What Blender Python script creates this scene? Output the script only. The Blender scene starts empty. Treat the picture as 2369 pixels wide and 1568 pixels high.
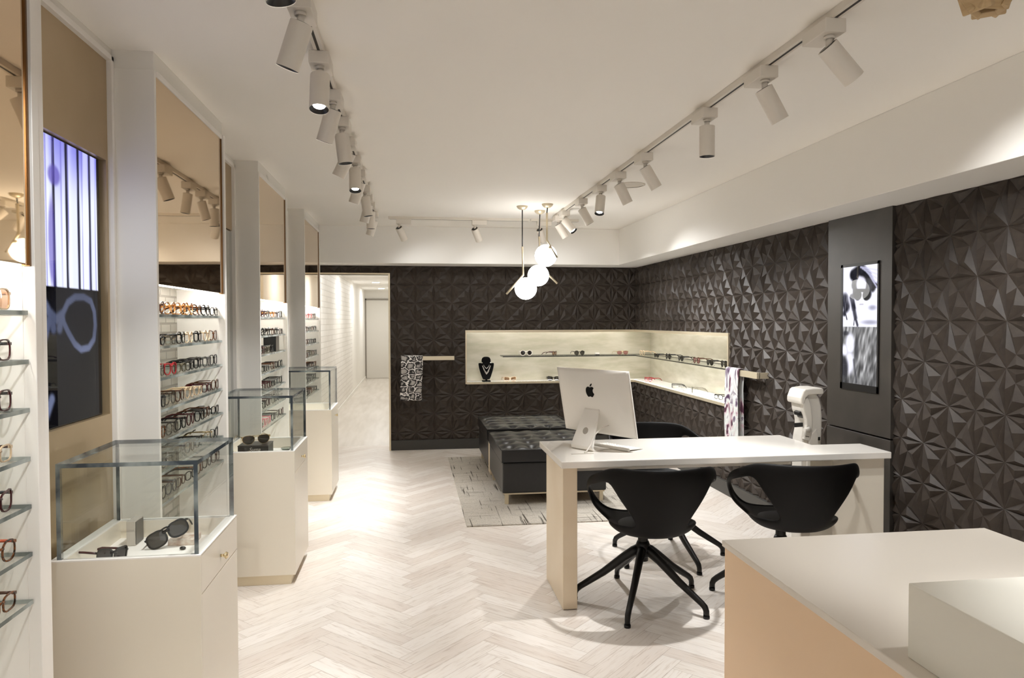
import bpy, bmesh, math, random
from mathutils import Vector, Matrix
random.seed(7)
S = bpy.context.scene
COL = S.collection
PI = math.pi

# ------------------------------------------------------------------ camera, world, exposure
cam_d = bpy.data.cameras.new('camera'); cam = bpy.data.objects.new('camera', cam_d); COL.objects.link(cam)
yaw, pit, rol = 0.13734, -0.02498, 0.00273
fw = Vector((math.sin(yaw)*math.cos(pit), math.cos(yaw)*math.cos(pit), math.sin(pit)))
r0 = Vector((math.cos(yaw), -math.sin(yaw), 0)); u0 = r0.cross(fw)
rt = r0*math.cos(rol) - u0*math.sin(rol); up = u0*math.cos(rol) + r0*math.sin(rol)
M = Matrix((rt, up, -fw)).transposed().to_4x4(); M.translation = Vector((0, 0, 1.5))
cam.matrix_world = M
cam_d.sensor_fit = 'HORIZONTAL'; cam_d.sensor_width = 36.0; cam_d.lens = 36.0*1682.42/2369
cam_d.clip_start = 0.05; cam_d.clip_end = 100
S.camera = cam
S.view_settings.view_transform = 'Standard'; S.view_settings.look = 'None'
S.view_settings.gamma = 1.0; S.view_settings.use_curve_mapping = False
S.view_settings.exposure = 0.26
w = bpy.data.worlds.new('world'); S.world = w; w.use_nodes = True
bg = w.node_tree.nodes['Background']; bg.inputs[0].default_value = (0.97, 0.98, 1.0, 1); bg.inputs[1].default_value = 1.0
SPOT_W = 57.0; GLOBE_E = 11.0; LED_E = 28.0; NICHE_E = 26.0; HALL_E = 190.0
LAMP_COL = (0.985, 0.995, 1.0)
S.cycles.transparent_max_bounces = 32
S.cycles.max_bounces = 12; S.cycles.diffuse_bounces = 8; S.cycles.glossy_bounces = 5
S.cycles.caustics_reflective = False; S.cycles.caustics_refractive = False
S.cycles.sample_clamp_indirect = 6.0
S.cycles.use_adaptive_sampling = True; S.cycles.adaptive_threshold = 0.02

# ------------------------------------------------------------------ materials
def lin(h):
    if isinstance(h, str):
        h = h.lstrip('#'); c = [int(h[i:i+2], 16)/255 for i in (0, 2, 4)]
        return tuple(((x+0.055)/1.055)**2.4 if x > 0.04045 else x/12.92 for x in c)
    return tuple(h)
MATS = {}
def mat(name, col='#cccccc', rough=0.5, metal=0.0, emit=None, es=0.0, spec=0.5, coat=0.0):
    if name in MATS: return MATS[name]
    m = bpy.data.materials.new(name); m.use_nodes = True
    b = m.node_tree.nodes['Principled BSDF']
    b.inputs['Base Color'].default_value = (*lin(col), 1)
    b.inputs['Roughness'].default_value = rough; b.inputs['Metallic'].default_value = metal
    b.inputs['Specular IOR Level'].default_value = spec
    b.inputs['Coat Weight'].default_value = coat; b.inputs['Coat Roughness'].default_value = 0.05
    if emit:
        b.inputs['Emission Color'].default_value = (*lin(emit), 1); b.inputs['Emission Strength'].default_value = es
    MATS[name] = m
    return m
def nodes(m):
    nt = m.node_tree
    def N(t, **k):
        n = nt.nodes.new(t)
        for a, v in k.items(): setattr(n, a, v)
        return n
    return nt, N, nt.links.new, nt.nodes['Principled BSDF']
def ramp(N, stops, mode='LINEAR'):
    r = N('ShaderNodeValToRGB'); r.color_ramp.interpolation = mode
    e = r.color_ramp.elements
    while len(e) < len(stops): e.new(0.5)
    for i, (p, c) in enumerate(stops):
        e[i].position = p; e[i].color = (*lin(c), 1)
    return r
def noisy(m, c1, c2, scale, stretch=(1, 1, 1), detail=4, bump=0.0, coord='Object', lo=0.35, hi=0.65, rough=None):
    nt, N, L, b = nodes(m)
    tc = N('ShaderNodeTexCoord'); mp = N('ShaderNodeMapping'); mp.inputs['Scale'].default_value = stretch
    n = N('ShaderNodeTexNoise'); n.inputs['Scale'].default_value = scale; n.inputs['Detail'].default_value = detail
    L(tc.outputs[coord], mp.inputs[0]); L(mp.outputs[0], n.inputs['Vector'])
    r = ramp(N, [(lo, c1), (hi, c2)]); L(n.outputs['Fac'], r.inputs[0]); L(r.outputs[0], b.inputs['Base Color'])
    if bump:
        bp = N('ShaderNodeBump'); bp.inputs['Strength'].default_value = bump; bp.inputs['Distance'].default_value = 0.002
        L(n.outputs['Fac'], bp.inputs['Height']); L(bp.outputs[0], b.inputs['Normal'])
    return m
def glass(name, tint='#f4f8f6', boost=1.0, base=0.04, rough=0.0):
    """thin pane: clear through its face, mirror-like at grazing angles, the same from either side"""
    m = bpy.data.materials.new(name); m.use_nodes = True; nt = m.node_tree; nt.nodes.clear()
    N = nt.nodes.new; L = nt.links.new
    o = N('ShaderNodeOutputMaterial'); t = N('ShaderNodeBsdfTransparent'); g = N('ShaderNodeBsdfGlossy'); mx = N('ShaderNodeMixShader')
    lw = N('ShaderNodeLayerWeight'); lw.inputs['Blend'].default_value = 0.5
    pw = N('ShaderNodeMath'); pw.operation = 'POWER'; pw.inputs[1].default_value = 5.0
    ma = N('ShaderNodeMath'); ma.operation = 'MULTIPLY_ADD'; ma.inputs[1].default_value = (1-base)*boost; ma.inputs[2].default_value = base*boost; ma.use_clamp = True
    t.inputs[0].default_value = (*lin(tint), 1); g.inputs['Roughness'].default_value = rough
    L(lw.outputs['Facing'], pw.inputs[0]); L(pw.outputs[0], ma.inputs[0]); L(ma.outputs[0], mx.inputs[0]); L(t.outputs[0], mx.inputs[1]); L(g.outputs[0], mx.inputs[2]); L(mx.outputs[0], o.inputs[0])
    MATS[name] = m
    return m

WHITE = mat('white_paint', '#efece6', 0.6)
CEIL = mat('ceiling_paint', '#f2eee7', 0.8)
LACQ = mat('white_lacquer', '#f0ece6', 0.35)
GREYW = mat('grey_white_panel', '#e8e5de', 0.45)
CREAM = mat('cream_lacquer', '#e6dece', 0.3)
CHAMP = noisy(mat('champagne_metal', '#cdb894', 0.42, 0.35), '#dccbb0', '#e2d3bb', 3)
PEACH = mat('peach_lacquer', '#e3c29b', 0.3)
GOLD = mat('satin_gold', '#dccfb4', 0.38, 0.5)
BRASS = mat('polished_brass', '#ead8b0', 0.14, 1.0)
BRONZE = noisy(mat('bronze_panel', '#b9a483', 0.33, 0.5), '#b39d7a', '#bfaa89', 2)
STONE = mat('white_quartz', '#ebe6de', 0.16)
STONE2 = mat('counter_quartz', '#d9d1c5', 0.25)
TILE = noisy(mat('dark_relief_panel', '#38302a', 0.5, spec=0.3), '#342c26', '#3c342d', 30, bump=0.1)
DARKP = noisy(mat('dark_smooth_panel', '#37322d', 0.42), '#34302b', '#3b3631', 6)
BASEB = mat('dark_skirting', '#3a3834', 0.5)
BLACK = mat('black_plastic', '#0b0a0a', 0.4)
CHAIRM = mat('black_leather_shell', '#0a0807', 0.55, spec=0.2)
METB = mat('black_cast_metal', '#141210', 0.4, 0.2)
LEATH = noisy(mat('black_leather', '#121111', 0.32, spec=0.55), '#100f0f', '#161515', 60, bump=0.1)
SPOTW = mat('spot_white', '#ddd6cb', 0.45)
SPOTB = mat('spot_black_ring', '#0a0909', 0.3)
TRKD = mat('track_slot', '#2a2520', 0.5)
ALU = mat('brushed_aluminium', '#eeeae3', 0.38, 0.1)
EDGE = noisy(mat('glass_edge', '#4c5557', 0.08), '#39424a', '#8b9391', 9, (1, 1, 1), lo=0.42, hi=0.62)
EDGES = noisy(mat('shelf_edge', '#5f6765', 0.15), '#626b69', '#b0b8b4', 6, lo=0.42, hi=0.62)
GLASS = glass('clear_glass', '#fdfefd', 0.6, 0.045)
SHELFG = glass('shelf_glass', '#fdfefd', 0.45)
LENS = glass('clear_lens', '#f8f8f6', 0.6)
LENSD = glass('dark_lens', '#2e2926', 1.0, 0.06)
LENSB = glass('brown_lens', '#b09078', 1.0, 0.06)
LENSP = glass('pink_lens', '#c98f98', 1.0, 0.12)
LENSK = glass('smoke_lens', '#4c4a48', 1.0, 0.07)
def mirror(name, tint):
    m = mat(name, tint, 0.02, 1.0)
    nt, N, L, b = nodes(m)
    tc = N('ShaderNodeTexCoord'); n = N('ShaderNodeTexNoise'); n.inputs['Scale'].default_value = 1.3; n.inputs['Detail'].default_value = 0
    bp = N('ShaderNodeBump'); bp.inputs['Strength'].default_value = 0.12; bp.inputs['Distance'].default_value = 0.02
    L(tc.outputs['Object'], n.inputs['Vector']); L(n.outputs['Fac'], bp.inputs['Height']); L(bp.outputs[0], b.inputs['Normal'])
    return m
MIRR = mirror('bronze_mirror', '#e8cfac')
MIRG = mirror('grey_mirror', '#c9ccc8')
LED = mat('led_strip', '#ffffff', 0.5, emit=(1.0, 0.96, 0.9), es=LED_E)
NLED = mat('niche_led_strip', '#ffffff', 0.5, emit=(1.0, 0.97, 0.92), es=NICHE_E)
HALLM = mat('hall_downlight_face', '#ffffff', 0.5, emit=(0.96, 0.98, 1.0), es=HALL_E)
GLOBE = mat('opal_globe', '#ffffff', 0.3, emit=(1.0, 0.98, 0.95), es=GLOBE_E)
LAMPON = mat('spot_lens_lit', '#ffffff', 0.3, emit=(1.0, 0.96, 0.92), es=14.0)

def brick_mat(name, c1, c2, mortar, sx, rough=0.5, metal=0.0, bump=0.5):
    m = mat(name, c1, rough, metal); nt, N, L, b = nodes(m)
    tc = N('ShaderNodeTexCoord'); sp = N('ShaderNodeSeparateXYZ'); cb = N('ShaderNodeCombineXYZ'); br = N('ShaderNodeTexBrick')
    L(tc.outputs['Object'], sp.inputs[0]); L(sp.outputs['Y'], cb.inputs['X']); L(sp.outputs['Z'], cb.inputs['Y']); L(cb.outputs[0], br.inputs['Vector'])
    br.inputs['Scale'].default_value = 1.0; br.inputs['Brick Width'].default_value = sx; br.inputs['Row Height'].default_value = sx/3.1
    br.inputs['Mortar Size'].default_value = 0.006; br.inputs['Mortar Smooth'].default_value = 0.3
    br.inputs['Color1'].default_value = (*lin(c1), 1); br.inputs['Color2'].default_value = (*lin(c2), 1); br.inputs['Mortar'].default_value = (*lin(mortar), 1)
    L(br.outputs['Color'], b.inputs['Base Color'])
    bp = N('ShaderNodeBump'); bp.inputs['Strength'].default_value = bump; bp.inputs['Distance'].default_value = 0.006; bp.invert = True
    L(br.outputs['Fac'], bp.inputs['Height']); L(bp.outputs[0], b.inputs['Normal'])
    return m
BRICK = brick_mat('white_painted_brick', '#f0ede8', '#e9e5df', '#d9d5ce', 0.25)
GTILE = brick_mat('grey_glazed_tile', '#b9b4aa', '#a49e94', '#8c877d', 0.14, 0.18, 0.3, 0.3)

def wood_floor():
    m = mat('pale_oak_planks', '#dccbb8', 0.3); nt, N, L, b = nodes(m)
    uv = N('ShaderNodeUVMap'); uv.uv_map = 'plank'
    at = N('ShaderNodeAttribute'); at.attribute_name = 'tone'
    sp = N('ShaderNodeSeparateColor'); L(at.outputs['Color'], sp.inputs[0])
    ad = N('ShaderNodeVectorMath', operation='ADD'); mp = N('ShaderNodeMapping'); mp.inputs['Scale'].default_value = (2.2, 30, 1)
    cb = N('ShaderNodeCombineXYZ'); sc = N('ShaderNodeMath', operation='MULTIPLY'); sc.inputs[1].default_value = 40
    L(sp.outputs[1], sc.inputs[0]); L(sc.outputs[0], cb.inputs[0]); L(sc.outputs[0], cb.inputs[1]); L(sc.outputs[0], cb.inputs[2])
    L(uv.outputs[0], ad.inputs[0]); L(cb.outputs[0], ad.inputs[1]); L(ad.outputs[0], mp.inputs[0])
    n = N('ShaderNodeTexNoise'); n.inputs['Scale'].default_value = 3; n.inputs['Detail'].default_value = 6; n.inputs['Distortion'].default_value = 1.2
    L(mp.outputs[0], n.inputs['Vector'])
    r1 = ramp(N, [(0.0, '#ded4cb'), (0.5, '#e6dfd7'), (1.0, '#eee8e2')]); L(sp.outputs[0], r1.inputs[0])
    r2 = ramp(N, [(0.30, '#c9baab'), (0.47, '#fcf8f3'), (0.75, '#ffffff')]); L(n.outputs['Fac'], r2.inputs[0])
    mx = N('ShaderNodeMix', data_type='RGBA', blend_type='MULTIPLY'); mx.inputs[0].default_value = 0.55
    L(r1.outputs[0], mx.inputs[6]); L(r2.outputs[0], mx.inputs[7]); L(mx.outputs[2], b.inputs['Base Color'])
    b.inputs['Roughness'].default_value = 0.36
    return m
OAK = wood_floor()

def rug_mat():
    m = mat('woven_grey_rug', '#b9b2a7', 0.95, spec=0.1); nt, N, L, b = nodes(m)
    tc = N('ShaderNodeTexCoord')
    def nz(scale, st, det=3):
        mp = N('ShaderNodeMapping'); mp.inputs['Scale'].default_value = st; n = N('ShaderNodeTexNoise')
        n.inputs['Scale'].default_value = scale; n.inputs['Detail'].default_value = det
        L(tc.outputs['Object'], mp.inputs[0]); L(mp.outputs[0], n.inputs['Vector']); return n
    base = nz(90, (1, 3, 1)); r = ramp(N, [(0.35, '#a59d92'), (0.65, '#c9c2b6')]); L(base.outputs[0], r.inputs[0])
    out = r.outputs[0]
    for st, lo in (((20, 0.6, 1), 0.605), ((0.9, 26, 1), 0.615)):
        n = nz(3.0, st, 7); rr = ramp(N, [(lo, '#ffffff'), (lo+0.05, '#403a33')]); L(n.outputs[0], rr.inputs[0])
        mx = N('ShaderNodeMix', data_type='RGBA', blend_type='MULTIPLY'); mx.inputs[0].default_value = 0.85
        L(out, mx.inputs[6]); L(rr.outputs[0], mx.inputs[7]); out = mx.outputs[2]
    L(out, b.inputs['Base Color'])
    return m
RUG = rug_mat()

def leopard():
    m = mat('leopard_print_silk', '#dddddd', 0.6); nt, N, L, b = nodes(m)
    tc = N('ShaderNodeTexCoord'); mp = N('ShaderNodeMapping'); mp.inputs['Scale'].default_value = (11, 11, 14)
    n = N('ShaderNodeTexNoise'); n.inputs['Scale'].default_value = 2.2; n.inputs['Detail'].default_value = 2
    ad = N('ShaderNodeVectorMath', operation='ADD'); sc = N('ShaderNodeVectorMath', operation='SCALE'); sc.inputs['Scale'].default_value = 0.62
    v = N('ShaderNodeTexVoronoi', feature='DISTANCE_TO_EDGE'); v.inputs['Scale'].default_value = 1.0; v.inputs['Randomness'].default_value = 0.55
    L(tc.outputs['Object'], mp.inputs[0]); L(mp.outputs[0], n.inputs['Vector']); L(n.outputs['Color'], sc.inputs[0]); L(mp.outputs[0], ad.inputs[0]); L(sc.outputs[0], ad.inputs[1]); L(ad.outputs[0], v.inputs['Vector'])
    r = ramp(N, [(0.0, '#e6e2de'), (0.05, '#e2deda'), (0.075, '#151313'), (0.19, '#1a1716'), (0.23, '#8e8985'), (0.36, '#b0aaa5')])
    L(v.outputs['Distance'], r.inputs[0]); L(r.outputs[0], b.inputs['Base Color'])
    return m
LEOP = leopard()
def floral():
    m = mat('floral_print_silk', '#cccccc', 0.55); nt, N, L, b = nodes(m)
    tc = N('ShaderNodeTexCoord'); mp = N('ShaderNodeMapping'); mp.inputs['Scale'].default_value = (3, 5, 3)
    n = N('ShaderNodeTexNoise'); n.inputs['Scale'].default_value = 1.6; n.inputs['Detail'].default_value = 4; n.inputs['Distortion'].default_value = 1.6
    L(tc.outputs['Object'], mp.inputs[0]); L(mp.outputs[0], n.inputs['Vector'])
    r = ramp(N, [(0.3, '#2b1a22'), (0.38, '#6d4458'), (0.43, '#d3b9bf'), (0.47, '#c9ccc9'), (0.56, '#dfe1de'), (0.62, '#7e6f80'), (0.68, '#4b3550')])
    L(n.outputs['Fac'], r.inputs[0]); L(r.outputs[0], b.inputs['Base Color'])
    return m
FLOR = floral()
LEAF = noisy(mat('silver_leaf_panel', '#b7b3a1', 0.35, 0.2), '#aca793', '#bfbaaa', 4, (1, 1, 4), 8)

def tort(name, a, bcol, sc=90):
    m = mat(name, a, 0.2); nt, N, L, b = nodes(m)
    tc = N('ShaderNodeTexCoord'); n = N('ShaderNodeTexNoise'); n.inputs['Scale'].default_value = sc; n.inputs['Detail'].default_value = 2
    L(tc.outputs['Object'], n.inputs['Vector']); r = ramp(N, [(0.42, a), (0.58, bcol)]); L(n.outputs['Fac'], r.inputs[0]); L(r.outputs[0], b.inputs['Base Color'])
    return m
FR = {
 'black': mat('acetate_black', '#0d0b0b', 0.2), 'tortoise': tort('acetate_tortoise', '#2a1509', '#7a451c'),
 'amber': tort('acetate_amber', '#8a4c1c', '#d99a52'), 'crystal': glass('acetate_crystal', '#d6d3cd', 1.0, 0.12),
 'champagne': mat('acetate_champagne', '#d8bf9f', 0.25), 'red': mat('acetate_red', '#a01420', 0.2),
 'burgundy': mat('acetate_burgundy', '#3d0d12', 0.2), 'grey': mat('acetate_grey', '#4d4c4b', 0.25),
 'olive': mat('acetate_olive', '#5a5340', 0.25), 'pink': mat('acetate_pink', '#d0868c', 0.25), 'brown': mat('acetate_brown', '#4a2c1a', 0.22),
 'gold': mat('frame_gold', '#d3b67e', 0.25, 0.85), 'silver': mat('frame_silver', '#a9a9a8', 0.25, 0.9), 'white': mat('acetate_white', '#e8e2da', 0.3),
 'orange': mat('acetate_orange', '#b8502f', 0.25)}
CWORD = {'tortoise': 'dark tortoiseshell', 'amber': 'amber tortoiseshell', 'crystal': 'clear crystal', 'champagne': 'pale champagne', 'gold': 'gold wire', 'silver': 'silver wire'}

# ------------------------------------------------------------------ mesh helpers
class MB:
    def __init__(s): s.bm = bmesh.new()
    def box(s, x0, x1, y0, y1, z0, z1, mi=0, M=None):
        vs = [s.bm.verts.new((x, y, z)) for x in (x0, x1) for y in (y0, y1) for z in (z0, z1)]
        if M is not None:
            for v in vs: v.co = M @ v.co
        for f in ((0, 1, 3, 2), (4, 6, 7, 5), (0, 4, 5, 1), (2, 3, 7, 6), (0, 2, 6, 4), (1, 5, 7, 3)):
            fc = s.bm.faces.new([vs[i] for i in f]); fc.material_index = mi
        return s
    def glassbox(s, x0, x1, y0, y1, z0, z1, foot=False):   # broad faces glass (0), narrow edge faces (1)
        d = (x1-x0, y1-y0, z1-z0); th = d.index(min(d))
        n0 = len(s.bm.faces); s.box(x0, x1, y0, y1, z0, z1); s.bm.faces.ensure_lookup_table()
        for f in s.bm.faces[n0:]:
            f.normal_update(); k = max(range(3), key=lambda i: abs(f.normal[i])); f.material_index = 0 if k == th or (foot and f.calc_center_median().z < z0+1e-5) else 1
        return s
    def poly(s, pts, mi=0):
        f = s.bm.faces.new([s.bm.verts.new(p) for p in pts]); f.material_index = mi; return s
    def cyl(s, p0, p1, r0, r1=None, n=20, mi=0, cap=True, capmi=None):
        r1 = r0 if r1 is None else r1
        p0, p1 = Vector(p0), Vector(p1); d = (p1-p0).normalized()
        a = d.orthogonal().normalized(); b = d.cross(a)
        R = []
        for p, r in ((p0, r0), (p1, r1)):
            R.append([s.bm.verts.new(p + (a*math.cos(t) + b*math.sin(t))*r) for t in [2*PI*i/n for i in range(n)]])
        for i in range(n):
            j = (i+1) % n; f = s.bm.faces.new([R[0][i], R[0][j], R[1][j], R[1][i]]); f.smooth = True; f.material_index = mi
        if cap:
            for c, rr in ((0, R[0][::-1]), (1, R[1])):
                f = s.bm.faces.new(rr); f.material_index = mi if capmi is None else capmi
        return s
    def tube(s, pts, r, n=8, closed=False, flat=1.0, upv=None):
        pts = [Vector(p) for p in pts]; rings = []; m = len(pts)
        for i, p in enumerate(pts):
            if closed: d = pts[(i+1) % m] - pts[i-1]
            else: d = pts[min(i+1, m-1)] - pts[max(i-1, 0)]
            d.normalize(); a = (Vector(upv) if upv else Vector((0, 0, 1)))
            if abs(a.dot(d)) > 0.95: a = Vector((0, 1, 0))
            b = d.cross(a).normalized(); a = b.cross(d).normalized()
            rr = r[i] if isinstance(r, (list, tuple)) else r
            rings.append([s.bm.verts.new(p + (a*math.cos(t)*flat + b*math.sin(t))*rr) for t in [2*PI*k/n for k in range(n)]])
        for i in range(m if closed else m-1):
            A, B = rings[i], rings[(i+1) % m]
            for k in range(n):
                f = s.bm.faces.new([A[k], A[(k+1) % n], B[(k+1) % n], B[k]]); f.smooth = True
        if not closed:
            s.bm.faces.new(rings[0][::-1]); s.bm.faces.new(rings[-1])
        return s
    def lathe(s, prof, c=(0, 0, 0), n=28, mi=0):
        rows = []
        for r, z in prof:
            rows.append([s.bm.verts.new((c[0]+r*math.cos(t), c[1]+r*math.sin(t), c[2]+z)) for t in [2*PI*i/n for i in range(n)]] if r > 1e-5 else [s.bm.verts.new((c[0], c[1], c[2]+z))])
        for A, B in zip(rows, rows[1:]):
            for i in range(n):
                j = (i+1) % n
                vs = [A[i] if len(A) > 1 else A[0], A[j] if len(A) > 1 else None, B[j] if len(B) > 1 else B[0], B[i] if len(B) > 1 else None]
                f = s.bm.faces.new([v for v in vs if v is not None]); f.smooth = True; f.material_index = mi
        return s
    def sphere(s, c, r, n=32):
        return s.lathe([(r*math.sin(PI*i/n), -r*math.cos(PI*i/n)) if 0 < i < n else (0, -r if i == 0 else r) for i in range(n+1)], c, n)
    def prism(s, pts, d, mi=0, smi=None):      # extrude a 3-D polygon by vector d
        d = Vector(d); A = [s.bm.verts.new(p) for p in pts]; B = [s.bm.verts.new(Vector(p)+d) for p in pts]
        n = len(A)
        for f in (A[::-1], B):
            fc = s.bm.faces.new(f); fc.material_index = mi
        for i in range(n):
            fc = s.bm.faces.new([A[i], A[(i+1) % n], B[(i+1) % n], B[i]]); fc.material_index = mi if smi is None else smi
        return s
def build(name, mb, m, parent=None, bevel=0.0, smooth=False, seg=2):
    bm = mb.bm if isinstance(mb, MB) else mb
    bmesh.ops.recalc_face_normals(bm, faces=bm.faces)
    off = Vector(parent.get('_o', (0, 0, 0))) if parent else Vector((0, 0, 0))
    if off.length > 0: bmesh.ops.translate(bm, verts=bm.verts, vec=-off)
    me = bpy.data.meshes.new(name)
    if smooth:
        for f in bm.faces: f.smooth = True
    bm.to_mesh(me); bm.free()
    for x in (m if isinstance(m, (list, tuple)) else [m]): me.materials.append(x)
    o = bpy.data.objects.new(name, me); COL.objects.link(o)
    if parent:
        o.parent = parent; o['_o'] = list(off)
    if bevel:
        md = o.modifiers.new('bevel', 'BEVEL'); md.width = bevel; md.segments = seg; md.limit_method = 'ANGLE'; md.angle_limit = 0.6
        md.harden_normals = False
    return o
def tag(o, label, cat, group=None):
    o['label'] = label; o['category'] = cat
    if group: o['group'] = group
    return o
def thing(name, label, cat, loc=(0, 0, 0), group=None):
    o = bpy.data.objects.new(name, None); COL.objects.link(o); o.location = loc; o['_o'] = list(loc); o.empty_display_size = 0.05
    return tag(o, label, cat, group)
def struct(name, mb, m, parent=None, bevel=0.0, **k):
    o = build(name, mb, m, parent, bevel, **k)
    if not parent: o['kind'] = 'structure'
    return o
def copy_tree(o, parent=None):
    c = o.copy(); COL.objects.link(c)
    if parent: c.parent = parent
    for ch in list(o.children): copy_tree(ch, c)
    return c
ORD = ['first', 'second', 'third', 'fourth', 'fifth', 'sixth', 'seventh', 'eighth', 'ninth', 'tenth', 'eleventh', 'twelfth']

# ------------------------------------------------------------------ room constants
CZ = 2.546; XR = 2.70; YB = 8.545; XF = -0.98; Y0 = -3.0
NZ0, NZ1, NX0, NY0, ND = 0.773, 1.3745, 0.642, 5.91, 0.30
DX = -0.26; DZ = 2.037

# ------------------------------------------------------------------ floor
def herringbone():
    bm = bmesh.new(); uvl = bm.loops.layers.uv.new('plank'); cl = bm.loops.layers.float_color.new('tone')
    W, n = 0.092, 6; c, s_ = math.cos(PI/4), math.sin(PI/4); g = 0.0006
    X0, X1, YA, YE = -1.3, 2.75, Y0, 8.9
    def plank(x0, x1, y0, y1, horiz):
        cx_, cy_ = (x0+x1)/2*W, (y0+y1)/2*W
        px, py = cx_*c - cy_*s_, cx_*s_ + cy_*c + 2.0
        if not (X0-0.5 < px < X1+0.5 and YA-0.5 < py < YE+0.5): return
        t = random.random(); q = random.random()
        P = [(x0*W+g, y0*W+g), (x1*W-g, y0*W+g), (x1*W-g, y1*W-g), (x0*W+g, y1*W-g)]
        f = bm.faces.new([bm.verts.new((a*c-b*s_, a*s_+b*c+2.0, 0)) for a, b in P])
        UV = [(0, 0), (n*W, 0), (n*W, W), (0, W)] if horiz else [(0, 0), (0, W), (n*W, W), (n*W, 0)]
        for l, u in zip(f.loops, UV): l[uvl].uv = u; l[cl] = (t, q, 0, 1)
    K = 110
    for k in range(-K, K):
        for m in range(-9, 10):
            x = k + 2*n*m
            plank(x, x+n, k, k+1, True)
            y = k - 2*n + 1 + 2*n*m
            plank(k, k+1, y, y+n, False)
    for co, no in (((X0, 0, 0), (-1, 0, 0)), ((X1, 0, 0), (1, 0, 0)), ((0, YA, 0), (0, -1, 0)), ((0, YE, 0), (0, 1, 0))):
        geom = bm.verts[:] + bm.edges[:] + bm.faces[:]
        bmesh.ops.bisect_plane(bm, geom=geom, plane_co=co, plane_no=no, clear_outer=True)
    return bm
fl = struct('floor', herringbone(), OAK)
for p in fl.data.polygons:
    pass
mb = MB().box(-1.35, 2.8, Y0, 8.9, -0.06, -0.001); struct('floor_underlay', mb, mat('floor_joint', '#a8957f', 0.7))
HALLF = noisy(mat('hall_floor_boards', '#ddd6cc', 0.3), '#d6cec3', '#e4ddd4', 2.0, (6, 0.6, 1))
struct('floor_hall', MB().box(-1.35, 0.6, 8.9, 19.6, -0.06, 0.0), HALLF)

# ------------------------------------------------------------------ ceiling, bulkheads
struct('ceiling', MB().box(-1.4, 2.9, Y0, 8.7, CZ, CZ+0.1), CEIL)
struct('trim_1', MB().box(2.37, 2.8, Y0, 8.145, 2.139, CZ), WHITE, bevel=0.003)           # bulkhead along the right wall
struct('trim_2', MB().box(-1.25, 2.8, 8.145, 8.7, 2.139, CZ), WHITE, bevel=0.003)         # bulkhead across the back

# ------------------------------------------------------------------ relief-panelled walls
def relief(bm, u0, u1, v0, v1, ou, ov, su, sv, place, H=0.022):
    """faceted panels: place(u, v, d) -> point, d = how far it stands out"""
    def grid(a, o, s): return math.floor((a-o)/s)
    start = len(bm.faces)
    for i in range(grid(u0, ou, su), grid(u1, ou, su)+1):
        for j in range(grid(v0, ov, sv), grid(v1, ov, sv)+1):
            fl_ = (i+j) % 2
            def q(a, b): return (ou+(i+(1-a if fl_ else a))*su, ov+(j+b)*sv)
            A, B, C, D, N1, N2 = (0, 0), (1, 0), (1, 1), (0, 1), (.3, .3), (.7, .7)
            hh = {A: 0.0, B: 0.0, C: 0.0, D: 0.0, N1: 0.0, N2: 0.0}
            for T in ((A, B, N1), (A, N1, D), (B, N2, N1), (D, N1, N2), (B, C, N2), (D, N2, C)):
                cu, cv = sum(p[0] for p in T)/3, sum(p[1] for p in T)/3
                big = 1.0
                P = [(*q(*p), hh[p]*H) for p in T]; pk = (*q(cu, cv), H*big)
                for a in range(3):
                    tri = [P[a], P[(a+1) % 3], pk]
                    bm.faces.new([bm.verts.new(place(x, y, d)) for x, y, d in tri])
    return bm
def clip(bm, planes):
    for co, no in planes:
        bmesh.ops.bisect_plane(bm, geom=bm.verts[:]+bm.edges[:]+bm.faces[:], plane_co=co, plane_no=no, clear_outer=True)
def cut(bm, planes, inside):
    for co, no in planes:
        bmesh.ops.bisect_plane(bm, geom=bm.verts[:]+bm.edges[:]+bm.faces[:], plane_co=co, plane_no=no)
    dead = [f for f in bm.faces if inside(f.calc_center_median())]
    bmesh.ops.delete(bm, geom=dead, context='FACES')
# back wall
bm = bmesh.new(); PB = lambda u, v, d: Vector((u, YB-d, v))
relief(bm, -1.2, 2.7, 0.0, 2.14, 0.046, -0.015, 0.2135, 0.2155, PB, 0.016)
clip(bm, [((-1.1, 0, 0), (-1, 0, 0)), ((XR, 0, 0), (1, 0, 0)), ((0, 0, 0.0), (0, 0, -1)), ((0, 0, 2.139), (0, 0, 1))])
cut(bm, [((DX, 0, 0), (1, 0, 0)), ((0, 0, DZ), (0, 0, 1)), ((NX0, 0, 0), (1, 0, 0)), ((0, 0, NZ0), (0, 0, 1)), ((0, 0, NZ1), (0, 0, 1))],
    lambda c: (c.x < DX and c.z < DZ) or (c.x > NX0 and NZ0 < c.z < NZ1))
m_ = MB(); m_.bm = bm
# solid core behind the relief, with the doorway and the niche left open
for b_ in ((DX, NX0, 0, 2.139), (NX0, XR+0.35, 0, NZ0-0.03), (NX0, XR+0.35, NZ1+0.03, 2.139), (-1.25, DX, DZ, 2.139)):
    m_.box(b_[0], b_[1], YB, YB+0.12, b_[2], b_[3])
struct('wall_back', m_, TILE)
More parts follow.
